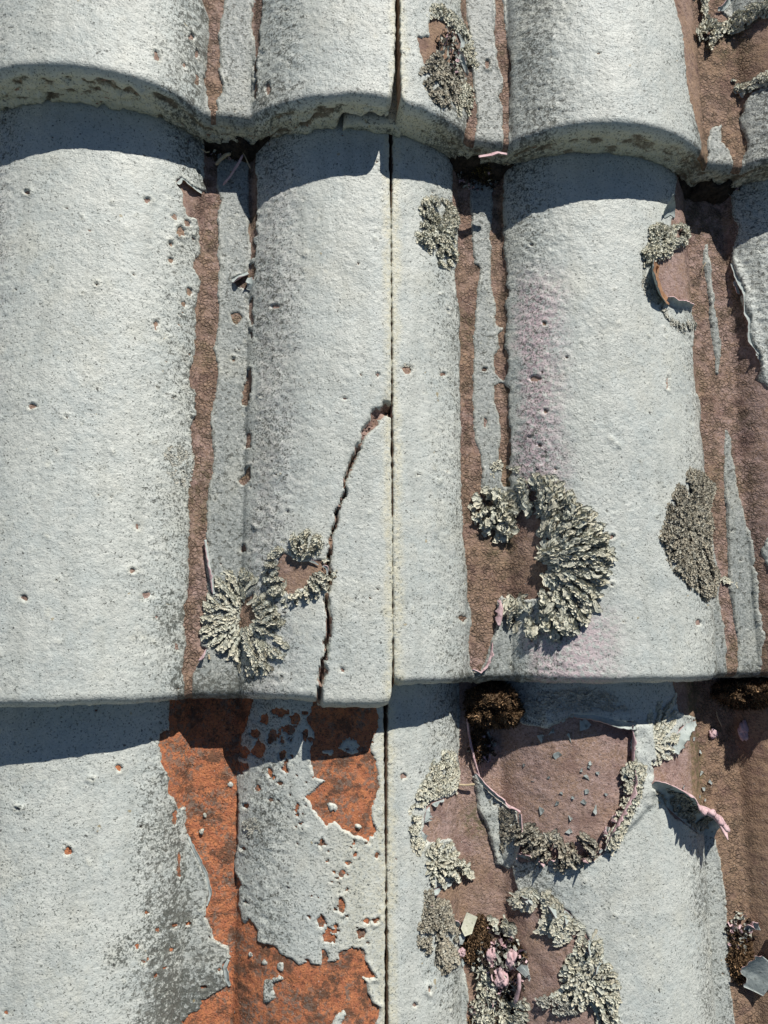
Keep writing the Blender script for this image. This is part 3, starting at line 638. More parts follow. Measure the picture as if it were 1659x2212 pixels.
make_tile(2, 'L', 'grey painted tile of the middle course with a long crack and a broken corner')
make_tile(2, 'R', 'grey painted tile of the middle course carrying the largest lichen ring')
make_tile(3, 'L', 'bottom course tile with bare bright orange clay beside its grey paint')
make_tile(3, 'R', 'bottom course tile with big pink and brown bare areas and curled paint')
GX = 'further tiles of the same roof beyond the picture'
for row, w in ((1, 'top'), (2, 'middle'), (3, 'bottom')):
    make_tile(row, 'L', 'plain grey painted tile of the %s course, next beyond the left edge' % w, False, JX-2*COVER, JX-COVER-1.2, GX)
    make_tile(row, 'R', 'plain grey painted tile of the %s course, next beyond the right edge' % w, False, JX+COVER+.6, JX+2*COVER, GX)
for row, w in ((0, 'above'), (4, 'below')):
    make_tile(row, 'L', 'plain grey painted tile in the course %s the picture, left of the joint' % w, False, JX-COVER, JX-.6, GX)
    make_tile(row, 'R', 'plain grey painted tile in the course %s the picture, right of the joint' % w, False, JX+.6, JX+COVER, GX)

# ------------------------------------------------------------------ lichens
def top_z(x, y, row, h=0.0):
    nx, nz = snorm(x)
    return np.stack([x+nx*h, y, surf(x, y, row)+nz*h], -1)
def lichen(label, row, ox, oy, pts, ctr, m, W=1.2, L=3.6, H=1.2, sp=1.25, base=.5, cups=0, seed=1, swirl=.38, dome=0.0, surface=None, gapth=-.5, ribs=0):
    rs = np.random.RandomState(seed)
    if surface is None: poly = cp(ox, oy, pts, row); c = c1(ox, oy, *ctr, row); TZ = lambda x, y, h: top_z(x, y, row, h)
    else: poly = np.array(pts, float); c = np.array(ctr, float); TZ = surface
    a = poly.min(0); b = poly.max(0)
    nx_, ny_ = max(2, int((b[0]-a[0])/sp)), max(2, int((b[1]-a[1])/sp))
    sp = sp*1.38
    gx, gy = np.meshgrid(np.linspace(a[0], b[0], nx_), np.linspace(a[1], b[1], ny_))
    gx = (gx+rs.uniform(-.5, .5, gx.shape)*sp).ravel(); gy = (gy+rs.uniform(-.5, .5, gy.shape)*sp).ravel()
    k = inside(gx, gy, poly); gx, gy = gx[k], gy[k]
    de, _ = segd(gx, gy, poly, True)
    ang = np.arctan2(gy-c[1], gx-c[0]); rad_ = np.hypot(gx-c[0], gy-c[1])
    ridge = np.ones_like(gx)
    if ribs:                                     # lobes gathered into radial folds with gaps between them
        tw = .55*vn(gx, gy, 9, seed+51)+.3*vn(gx, gy, 3.5, seed+52)
        f = ang*ribs/(2*math.pi)+tw; fr = f-np.round(f)
        ang = ang-fr*.45*2*math.pi/ribs
        gx = c[0]+rad_*np.cos(ang); gy = c[1]+rad_*np.sin(ang)
        ridge = np.cos(fr*math.pi)**1.5
        de, _ = segd(gx, gy, poly, True)
    rib = vn(ang*rad_.mean()/(2.6*W), rad_/(14*W), 1.0, seed+40) + .5*vn(gx, gy, 3.2*W, seed+41)
    kk = rib > gapth
    gx, gy, de, rib, ridge = gx[kk], gy[kk], de[kk], rib[kk], ridge[kk]
    n = len(gx)
    th = np.arctan2(gy-c[1], gx-c[0]) + rs.normal(0, swirl, n) + .35*vn(gx, gy, 4, seed)
    sc_ = rs.uniform(.65, 1.25, n); W_ = 1.75*W*sc_*rs.uniform(.7, 1.25, n); L_ = L*1.15*sc_
    fall = np.clip(de/(2.2*W), .25, 1)
    dm = base*(.6+.4*fall) + dome*np.clip(de/6, 0, 1)*(.7+.4*rib) + H*(.5*np.clip(rib+.4, 0, 1.2)+.5*np.clip(fbm(gx, gy, 3.0*W, seed+3, 2)+.2, 0, 1))*fall
    if ribs: dm = dm*(.15+.95*ridge)+H*.6*ridge
    NS, NT = 7, 5
    s = np.linspace(0, 1, NS)[None, :, None]; t = np.linspace(-1, 1, NT)[None, None, :]
    R1 = lambda a, b: rs.uniform(a, b, n)[:, None, None]
    bend = rs.normal(0, .8, n)[:, None, None]; ph = R1(0, 6.28); ph2 = R1(0, 6.28)
    low = rs.uniform(0, 1, n) < .13                       # flat lower lobes, tinted like dark undersides so the gaps read dark
    L3 = L_[:, None, None]; W3 = W_[:, None, None]; f3 = fall[:, None, None]
    # a lobe: narrow foot, flared, scalloped margin, rounded tip
    wprof = (.38+.72*s**.6)*(1+.20*np.sin(11*s+ph+np.sign(t)*1.3)+.12*np.sin(23*s+ph2)) * np.sqrt(np.clip(1-np.clip((s-.72)/.30, 0, 1)**2, .04, 1))
    lx = (s-.5)*L3*(1-.10*np.cos(t*R1(2, 6)+ph)*s)
    ly = t*W3*wprof*.5 + bend*(s-.5)**2*W3*1.4 + .18*W3*np.sin(6*s+ph2)
    curl = R1(-.35, .65)*np.where(low[:, None, None], 0, 1)
    ruff = .34*np.abs(t)*np.sin(12*s+ph+np.sign(t)*ph2)+.16*np.sin(17*s-4*t+ph2)
    lz = dm[:, None, None]*np.where(low[:, None, None], .25, 1) + f3*H*(curl*(t*t-.35)*.6 + ruff + .30*np.sin(math.pi*s)*R1(.2, 1.3) + R1(-.25, .75)*s**2)
    lz = np.maximum(lz, .10)
    T = th[:, None, None]
    x = gx[:, None, None]+lx*np.cos(T)-ly*np.sin(T); y = gy[:, None, None]+lx*np.sin(T)+ly*np.cos(T)
    x = x+rs.normal(0, .03*W, x.shape); y = y+rs.normal(0, .03*W, y.shape); lz = lz+rs.normal(0, .05*H, lz.shape)
    top = TZ(x, y, lz); und = TZ(x, y, lz-.22)
    v = np.stack([top, und], 1).reshape(-1, 3)
    g = gridq(NS, NT).reshape(-1, 4); M = NS*NT
    ring = [i for i in range(NT)]+[NT*k+NT-1 for k in range(1, NS)]+[NT*(NS-1)+i for i in range(NT-2, -1, -1)]+[NT*k for k in range(NS-2, 0, -1)]
    side_ = np.array([[ring[i], ring[(i+1) % len(ring)], ring[(i+1) % len(ring)]+M, ring[i]+M] for i in range(len(ring))])
    one = np.concatenate([g, side_])
    q = (np.arange(n)[:, None, None]*2*M+one[None]).reshape(-1, 4)
    tint = np.repeat(np.where(low, rs.uniform(.22, .4, n), rs.uniform(.74, 1.08, n)), 2*M)
    warm = np.repeat(rs.uniform(-.04, .04, n), 2*M)
    col = np.stack([tint+warm, tint, tint-warm, tint*0+1], -1)
    vs = [v]; qs = [q]; cs = [col]; off = len(v)
    if cups:                              # little open fruiting cups and curled rims
        idx = rs.choice(n, min(cups, n), replace=False)
        A_ = np.linspace(0, 2*math.pi, 9)[:-1]
        for i in idx:
            r = rs.uniform(.45, .95); h = dm[i]+H*.6; tx, ty = rs.normal(0, .35, 2)
            rr = [r*.6, r, r*.78, r*.5]; hh = [0, .9*r, .75*r, .2*r]
            px = np.array([gx[i]+R_*np.cos(A_) for R_ in rr]); py = np.array([gy[i]+R_*np.sin(A_) for R_ in rr])
            pz = np.array([h+q_+tx*R_*np.cos(A_)+ty*R_*np.sin(A_) for R_, q_ in zip(rr, hh)])
            v2 = TZ(px.ravel(), py.ravel(), pz.ravel())
            b_ = np.arange(4*8).reshape(4, 8); b_ = np.concatenate([b_, b_[:, :1]], 1)
            q2 = np.stack([b_[:-1, :-1], b_[:-1, 1:], b_[1:, 1:], b_[1:, :-1]], -1).reshape(-1, 4)
            vs.append(v2); qs.append(q2+off); off += len(v2); cs.append(np.tile([.8, .8, .8, 1.], (len(v2), 1)))
    at = np.concatenate(vs).mean(0)
    o = mesh('lichen', np.concatenate(vs), np.concatenate(qs), m, at, None, {'tint': np.concatenate(cs)})
    return tag(o, label, 'lichen')
# top course
lichen('pale lichen clump hanging over the bare pink patch of the top course', 1, B, 0, [(1035,110),(1055,30),(1120,40),(1185,90),(1250,170),(1290,230),(1240,235),(1180,180),(1110,110)], (1120,190), LICHEN, 1.0, 2.6, 1.5, 1.0, 1.0, seed=3)
lichen('narrow pale lichen tongue right of the bare pink patch, top course', 1, B, 0, [(1200,290),(1290,240),(1310,330),(1335,430),(1280,400),(1230,330)], (1220,270), LICHEN, .9, 2.6, 1.5, 1.0, .8, seed=4)
lichen('darkest lichen clump of the top course, below the bare pink patch', 1, B, 0, [(975,430),(1005,410),(1040,340),(1100,310),(1130,380),(1220,400),(1240,480),(1220,560),(1190,660),(1120,660),(1050,590),(1010,510)], (1110,420), LICHEN_DARK, .9, 2.4, 1.3, .9, .8, seed=5, gapth=-.36)
lichen('small pale lichen fringe between dark clump and bare brown strip, top course', 1, B, 0, [(1210,490),(1280,500),(1310,570),(1280,690),(1210,700),(1190,600)], (1230,560), LICHEN, .8, 2.4, 1.2, .95, .6, seed=6)
lichen('pale lichen sprig standing on a paint strip at the top right', 1, Cc, 0, [(1250,-40),(1290,-40),(1290,120),(1350,160),(1380,200),(1340,260),(1300,320),(1260,310),(1270,240),(1210,200),(1260,150)], (1290,200), LICHEN, 1.3, 3.4, 2.6, 1.3, 2.5, seed=7)
lichen('yellowish pale lichen ridge reaching the right edge at the top corner', 1, Cc, 0, [(1380,160),(1480,80),(1600,30),(1700,10),(1740,60),(1700,100),(1600,120),(1500,190),(1420,220)], (1560,200), LICHEN, 1.1, 3.0, 2.2, 1.1, 2.4, seed=8)
lichen('pale lichen fringe along a grey paint edge at the right of the top course', 1, Cc, 0, [(1430,540),(1450,480),(1540,500),(1640,430),(1740,420),(1740,490),(1600,530),(1500,565)], (1500,440), LICHEN, 1.0, 2.8, 1.6, 1.0, 1.4, seed=9)
# middle course
lichen('thick oval lichen high on the flank right of the joint, middle course', 2, B, 0, [(1000,1190),(1060,1175),(1140,1190),(1190,1260),(1205,1310),(1185,1400),(1198,1560),(1150,1600),(1080,1580),(1040,1500),(970,1440),(960,1390),(990,1320),(980,1240)], (1090,1380), LICHEN, .95, 2.5, 1.7, .9, .8, seed=10, dome=1.6, gapth=-.36)
lichen('fluffy cream lichen under the pointed paint spike at the right', 2, Cc, 0, [(940,1360),(1000,1330),(1060,1360),(1140,1330),(1190,1400),(1150,1460),(1090,1480),(1060,1530),(980,1560),(920,1600),(900,1500),(950,1440)], (1020,1450), LICHEN, 1.0, 2.6, 1.8, 1.0, 1.4, seed=11, dome=1.5, gapth=-.36)
lichen('thin dark lichen chain below the curled brown paint flake', 2, Cc, 1000, [(915,90),(960,180),(1010,260),(1060,360),(1130,410),(1210,400),(1225,440),(1150,480),(1080,430),(1010,320),(950,280),(915,200)], (1080,250), LICHEN_GREY, .9, 2.3, 1.3, .95, .6, seed=12)
lichen('flat grey lichen patch beside the left bare strip, middle course', 2, A, 1000, [(960,1200),(1010,1130),(1080,1140),(1150,1180),(1140,1300),(1110,1390),(1040,1370),(985,1320)], (1060,1290), LICHEN_GREY, .7, 1.8, .7, .85, .2, seed=13)
lichen('round whitish lichen rosette in the narrow gutter between two bare strips', 2, B, 1000, blob(1365,510,58,72,3,14), (1365,510), LICHEN, .55, 1.7, .35, .7, .15, seed=14, swirl=.25)
lichen('small flat lichen rosette close to the joint, level with the big ring', 2, B, 2000, blob(915,130,50,80,4,14), (905,130), LICHEN_GREY, .5, 1.5, .3, .65, .12, seed=15, swirl=.25)
lichen('tiny ragged lichen ring round a dark pit right of the joint', 2, B, 1000, [(855,690),(880,640),(930,650),(960,700),(950,740),(900,740),(930,715),(945,690),(915,668),(880,665),(870,690)], (905,690), LICHEN_GREY, .6, 1.5, .6, .7, .25, seed=16)
lichen('small star shaped lichen on the flank right of the dark pit', 2, B, 1000, blob(1055,600,34,30,9,9), (1050,610), LICHEN_GREY, .6, 1.4, .4, .9, .15, seed=17)
lichen('bushy lichen bunch at the upper left of the largest ring, over the bare gutter', 2, B, 1000, [(1305,1450),(1370,1390),(1450,1400),(1540,1430),(1580,1540),(1540,1600),(1550,1700),(1480,1700),(1400,1690),(1340,1620),(1290,1540)], (1440,1510), LICHEN, 1.8, 4.2, 2.6, 1.45, 1.2, seed=18, dome=2.6, gapth=-.5, ribs=9)
lichen('largest lichen ring, long crinkled lobes round a bare pink centre', 2, Cc, 2000, [(180,-150),(260,-180),(380,-170),(430,-110),(490,-70),(560,0),(620,60),(665,120),(700,200),(728,300),(695,400),(645,500),(640,600),(540,700),(440,765),(330,795),(250,775),(150,720),(90,640),(80,540),(150,520),(230,560),(300,520),(380,480),(330,430),(380,360),(310,300),(300,250),(400,160),(280,160),(330,60),(200,20),(220,-40),(130,-20),(170,-100)], (290,300), LICHEN, 1.5, 5.6, 2.6, 1.25, .9, seed=19, swirl=.13, dome=1.5, gapth=-.65, ribs=30)
lichen('tiny pale lichen tuft just above the largest ring', 2, Cc, 1000, blob(45,1270,34,52,5,9), (45,1270), LICHEN, .7, 1.9, 1.0, .8, .5, seed=20)
lichen('tiny pale lichen tuft right of the brown strip above the largest ring', 2, Cc, 1000, blob(150,1280,36,40,6,9), (150,1280), LICHEN, .7, 1.9, 1.0, .8, .5, seed=21)
lichen('palest round lichen rosette with a bare hole, beside the left bare strip', 2, A, 2000, [(1250,520),(1280,420),(1390,370),(1480,380),(1530,430),(1480,470),(1450,520),(1420,600),(1400,680),(1420,740),(1500,710),(1545,640),(1500,560),(1540,510),(1620,560),(1645,610),(1680,700),(1610,740),(1705,800),(1690,870),(1600,900),(1610,960),(1500,990),(1430,960),(1380,890),(1280,830),(1200,760),(1215,680),(1222,580)], (1450,650), LICHEN, 1.05, 3.8, 1.3, .92, .7, seed=22, swirl=.18, dome=1.0, gapth=-.7, ribs=24)
lichen('lichen ring round a pink bare patch, touching the crack', 2, B, 2000, [(90,290),(160,220),(230,160),(330,140),(420,190),(445,260),(430,310),(380,320),(320,300),(250,310),(200,250),(160,260),(140,310),(130,400),(190,430),(180,500),(250,500),(320,470),(340,410),(400,380),(440,400),(440,480),(380,530),(300,560),(200,590),(120,540),(60,410)], (280,370), LICHEN, 1.0, 2.8, 1.7, 1.0, .9, seed=23, swirl=.25, dome=.9, ribs=18)
lichen('tall dull lichen with open cups on the right flank of the middle course', 2, Cc, 2000, [(1060,-30),(1120,-130),(1190,-230),(1280,-190),(1350,-120),(1310,0),(1330,120),(1300,250),(1360,360),(1370,430),(1340,520),(1290,550),(1200,510),(1150,430),(1070,350),(1040,240),(1010,180),(1050,60)], (1190,150), LICHEN_DARK, .85, 2.4, 1.3, .85, .7, cups=130, seed=24, dome=1.4, gapth=-.36)
lichen('thin pale lichen sprig crossing the bare strip near the right edge', 2, Cc, 2000, [(1365,415),(1400,410),(1440,430),(1470,450),(1480,470),(1440,455),(1380,440)], (1370,425), LICHEN, .9, 2.6, 1.0, .9, 1.4, seed=25)
lichen('few pale lichen crumbs by the left frame edge of the middle course', 2, A, 2000, blob(6,255,16,46,7,9), (0,250), LICHEN, .8, 2.0, .8, .9, .3, seed=26)
lichen('two pale lichen crumbs right of the lower crack', 2, B, 2000, blob(485,395,20,26,8,8), (485,400), LICHEN, .7, 1.6, .8, .9, .2, seed=27)
# bottom course
lichen('shaded grey lichen band right under the middle course edge', 3, Cc, 2000, [(190,1110),(500,1065),(620,1060),(760,1120),(840,1200),(850,1250),(740,1262),(640,1228),(520,1222),(400,1270),(260,1260),(190,1190)], (520,1120), LICHEN_GREY, 1.1, 2.8, .9, 1.15, .5, seed=30)
lichen('fan shaped cream lichen on the peeled paint tongue, half in shade', 3, Cc, 2000, [(915,1330),(950,1230),(1000,1160),(1060,1160),(1120,1130),(1120,1240),(1060,1330),(1130,1330),(1130,1440),(1040,1500),(940,1530),(880,1500),(900,1400)], (950,1390), LICHEN, 1.0, 3.0, .8, 1.0, .5, seed=31, swirl=.2, dome=.5, ribs=16)
lichen('lichen ridge along the raised paint edge left of the pink paint roll', 3, Cc, 3000, [(780,30),(850,-20),(920,30),(900,130),(880,230),(830,340),(780,450),(730,540),(690,500),(700,420),(760,300),(790,200),(790,100)], (960,250), LICHEN, 1.1, 2.8, 1.5, 1.1, 4.0, seed=32)
lichen('dark lichen garland along the lower edge of the big pink bare patch', 3, Cc, 3000, [(160,380),(260,370),(320,440),(400,390),(450,480),(520,490),(560,410),(620,450),(640,510),(610,590),(520,620),(430,645),(350,590),(260,575),(150,450)], (400,330), LICHEN_DARK, 1.1, 3.2, 2.2, 1.0, 2.0, seed=33, dome=.6, ribs=34, swirl=.2)
lichen('pale lichen band bordering the upper pink bare spot right of the joint', 3, B, 3000, [(1040,40),(1080,-60),(1180,-60),(1215,60),(1195,180),(1100,200),(1060,220),(1010,260),(990,320),(980,430),(1020,470),(980,560),(930,490),(905,390),(935,240),(985,150)], (1110,220), LICHEN, 1.0, 2.7, 1.3, 1.0, .8, seed=34, dome=.7, gapth=-.36)
lichen('wide lichen tongue reaching right over the brown bare area, below the pink spot', 3, B, 3000, [(1030,500),(1110,460),(1170,480),(1200,540),(1250,590),(1290,660),(1290,700),(1200,690),(1130,740),(1060,750),(1020,640)], (1060,590), LICHEN, 1.0, 2.9, 1.4, .95, 1.3, seed=35, dome=1.0, ribs=14)
lichen('dark lichen mound right of the joint near the bottom edge', 3, B, 3000, [(1010,770),(1060,760),(1070,810),(1150,830),(1180,930),(1210,1010),(1190,1100),(1220,1180),(1120,1260),(1060,1170),(980,1100),(960,1020),(1000,920)], (1090,1000), LICHEN_DARK, .9, 2.3, 1.3, .85, .8, seed=36, cups=40, dome=1.3, gapth=-.36)
lichen('finger lobed cream lichen on brown ground below the hanging paint strip', 3, Cc, 3000, [(130,820),(170,780),(220,745),(290,765),(310,800),(250,865),(170,880)], (260,760), LICHEN, 1.2, 4.2, 1.4, 1.3, 1.4, seed=37, swirl=.2)
lichen('cream lichen leaf pointing right onto the grey paint, lower right', 3, Cc, 3000, [(310,800),(350,765),(400,820),(450,850),(440,900),(500,930),(580,965),(530,990),(480,1040),(400,1085),(350,1000),(260,1010),(340,920)], (390,930), LICHEN, 1.2, 3.4, 1.3, 1.15, 2.0, seed=38, swirl=.35)
lichen('biggest lichen mat of the bottom course, right of the brown bare area', 3, Cc, 3000, [(550,1000),(640,1010),(680,1100),(700,1180),(750,1260),(775,1360),(770,1440),(750,1600),(640,1600),(640,1480),(540,1460),(440,1400),(370,1390),(450,1340),(440,1250),(460,1180),(520,1100)], (560,1260), LICHEN, 1.2, 3.3, 1.5, 1.1, 1.0, seed=39, swirl=.3, dome=1.3, gapth=-.6, ribs=22)
lichen('curly cupped lichen tangle at the bottom edge by the biggest mat', 3, Cc, 3000, [(280,1400),(330,1380),(420,1400),(500,1440),(540,1490),(440,1500),(340,1490)], (400,1440), LICHEN_GREY, .8, 2.2, 1.4, 1.1, .8, cups=45, seed=40)
lichen('dark lichen crust on the hanging grey paint strip', 3, B, 3000, [(1430,230),(1500,260),(1560,290),(1545,420),(1500,540),(1455,540),(1440,400)], (1480,380), LICHEN_DARK, .9, 2.2, .9, .95, 3.3, seed=41)
lichen('small white lichen tuft on the grey paint beside the orange clay', 3, A, 3000, [(1440,340),(1500,325),(1560,380),(1555,440),(1480,450),(1435,400)], (1500,390), LICHEN_GREY, .6, 1.6, .8, .75, .4, seed=42)
lichen('greyish lichen tangle at the bottom edge among pink paint lumps', 3, B, 3000, [(1290,1330),(1340,1290),(1420,1340),(1490,1380),(1600,1350),(1640,1440),(1600,1600),(1480,1600),(1330,1600),(1300,1450)], (1440,1450), LICHEN, 1.2, 3.0, 1.8, 1.25, 1.6, cups=25, seed=43, swirl=1.2, dome=2)
lichen('knobbly cream lichen finger lying over the debris heap', 3, B, 3000, [(1320,1210),(1350,1180),(1400,1220),(1440,1300),(1430,1380),(1390,1400),(1350,1320)], (1340,1200), LICHEN, 1.2, 3.0, 1.5, 1.15, 3.4, seed=44, swirl=.4)
lichen('branched cream lichen sprig at the top of the debris heap', 3, B, 3000, [(1390,920),(1410,900),(1440,940),(1490,910),(1510,940),(1550,960),(1560,1010),(1500,1020),(1450,990),(1400,970)], (1460,980), LICHEN, 1.3, 3.2, 1.6, 1.2, 3.6, seed=45)

# ------------------------------------------------------------------ moss and debris
def moss(label, row, x, y, rx, ry, h, m, n=1500, ln=2.0, seed=1, name='moss_clump', z0=0.0, cat='moss', lump=.35):
    rs = np.random.RandomState(seed)
    nu, nv = 28, 12
    a = np.linspace(0, 2*math.pi, nu, endpoint=False); b = np.linspace(0, 1, nv)
    Aa, Bb = np.meshgrid(a, b)
    def wob(px, py): return px+.16*rx*fbm(px, py, 7, seed+60, 3), py+.22*ry*fbm(px, py, 7, seed+61, 3)
    def dome(px, py, r):
        k = 1+1.3*lump*fbm(px+seed*9, py, 5.5, seed, 3); return h*np.clip(1-r**2.2, 0, 1)**.7*k
    ux, uy = Bb*np.cos(Aa), Bb*np.sin(Aa)
    px = x+ux*rx*(1+.15*vn(np.cos(Aa)*4, np.sin(Aa)*4, 1, seed)); py = y+uy*ry*(1+.15*vn(np.cos(Aa)*4, np.sin(Aa)*4, 1, seed+1))
    px, py = wob(px, py)
    v = np.stack([px, py, surf(px, py, row)*0+ROWZ[row]+np.minimum(prof(px), 9)+z0-1.2+dome(px, py, Bb)], -1)
    i = np.arange(nu*nv).reshape(nv, nu); i = np.concatenate([i, i[:, :1]], 1)
    q = np.stack([i[:-1, :-1], i[:-1, 1:], i[1:, 1:], i[1:, :-1]], -1).reshape(-1, 4)
    vs = [v.reshape(-1, 3)]; qs = [q]; cs = [np.tile([.55, .55, .55, 1.], (nu*nv, 1))]; off = nu*nv
    r = np.sqrt(rs.uniform(0, 1, n)); t = rs.uniform(0, 6.283, n)
    r = r*(1+.25*(rs.uniform(0, 1, n) < .2)*rs.uniform(0, 1, n)); bx = x+rx*r*np.cos(t); by = y+ry*r*np.sin(t); bx, by = wob(bx, by)
    bz = ROWZ[row]+np.minimum(prof(bx), 9)+z0-1.4+dome(bx, by, r)
    d = np.stack([r*np.cos(t)*.9, r*np.sin(t)*.9, np.full(n, .8)], -1)+rs.normal(0, .45, (n, 3)); d /= np.linalg.norm(d, axis=1)[:, None]
    sx = np.cross(d, rs.normal(0, 1, (n, 3))); sx /= np.linalg.norm(sx, axis=1)[:, None]
    l = ln*rs.uniform(.5, 1.2, n)[:, None]; w = .33*rs.uniform(.7, 1.3, n)[:, None]; bd = rs.normal(0, .35, (n, 3))
    p0 = np.stack([bx, by, bz], -1); p1 = p0+d*l*.5+bd*.3; p2 = p0+d*l+bd
    e = np.cross(d, sx)
    V = np.stack([p0-sx*w, p0+sx*w, p1-sx*w*.9-e*w*.5, p1+sx*w*.9-e*w*.5, p2-sx*w*.45, p2+sx*w*.45, p1-e*w+0*p0, p2+e*w*.4], 1).reshape(-1, 3)
    one = np.array([[0, 1, 3, 2], [2, 3, 5, 4], [0, 6, 7, 4], [1, 3, 5, 7]])
    qs.append((np.arange(n)[:, None, None]*8+one[None]).reshape(-1, 4)+off); vs.append(V)
    tn = np.repeat(rs.choice([.55, .8, 1.0, 1.5, 2.3], n, p=[.15, .25, .27, .22, .11]), 8); cs.append(np.stack([tn, tn*.97, tn*.9, tn*0+1], -1))
    o = mesh(name, np.concatenate(vs), np.concatenate(qs), m, (x, y, ROWZ[row]), None, {'tint': np.concatenate(cs)})
    return tag(o, label, cat)
def mosspx(label, row, ox, oy, px, py, rx, ry, h, m, **k):
    p = c1(ox, oy, px, py, row); return moss(label, row, p[0], p[1], rx, ry, h, m, **k)
mosspx('round brown moss cushion under the middle course edge, right of the joint', 3, B, 2000, 1400, 1170, 16.5, 14.0, 23, MOSS, n=4200, ln=2.2, seed=2)
mosspx('brown moss ball with thin stalks in the upper shaded gutter', 2, B, 0, 1350, 1010, 9.5, 8.5, 13, MOSSO, n=2200, ln=1.9, seed=3)
mosspx('wide brown moss mat in the right gutter under the middle course edge', 3, Cc, 2000, 1500, 1095, 19, 10, 25, MOSS, n=3200, ln=1.9, seed=4)
mosspx('second brown moss mat at the right frame edge, under the middle course', 3, Cc, 2000, 1690, 1085, 12, 9, 25, MOSS, n=1800, ln=1.9, seed=14)
mosspx('dark moss below the brown cushion beside the thin pink paint sliver', 3, B, 2000, 1340, 1400, 6, 9, 3.5, MOSS, n=700, ln=1.9, seed=5)
mosspx('dark brown moss heap right of the dark lichen mound near the bottom', 3, B, 3000, 1320, 1060, 8.5, 13, 4.5, MOSS, n=1600, ln=1.9, seed=6)
mosspx('black brown moss at the bottom edge below the debris heap', 3, B, 3000, 1420, 1500, 14, 14, 3, MOSS, n=1100, ln=1.7, seed=7)
mosspx('brown moss in the right gutter beside the big torn paint flakes', 3, Cc, 3000, 1490, 1130, 9, 15, 5, MOSS, n=1500, ln=1.9, seed=8)
mosspx('dark moss scrap between the debris heap lichens', 3, B, 3000, 1530, 1130, 9, 9, 2, MOSS, n=500, ln=1.9, seed=9)
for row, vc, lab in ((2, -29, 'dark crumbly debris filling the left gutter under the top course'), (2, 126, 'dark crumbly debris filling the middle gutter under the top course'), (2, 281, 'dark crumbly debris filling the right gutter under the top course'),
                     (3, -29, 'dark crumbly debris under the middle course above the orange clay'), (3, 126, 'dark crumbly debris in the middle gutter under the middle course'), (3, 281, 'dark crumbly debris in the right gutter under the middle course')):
    moss(lab, row, vc+(0 if vc > 0 else 3), NOSE[row-1]+((4 if row == 2 else 9) if vc != -29 or row == 2 else 16), 25, 13 if row == 2 else 7, 17 if row == 2 else 15, SOIL, n=700, ln=1.1, seed=80+int(vc), name='debris_heap', cat='debris', z0=-1)

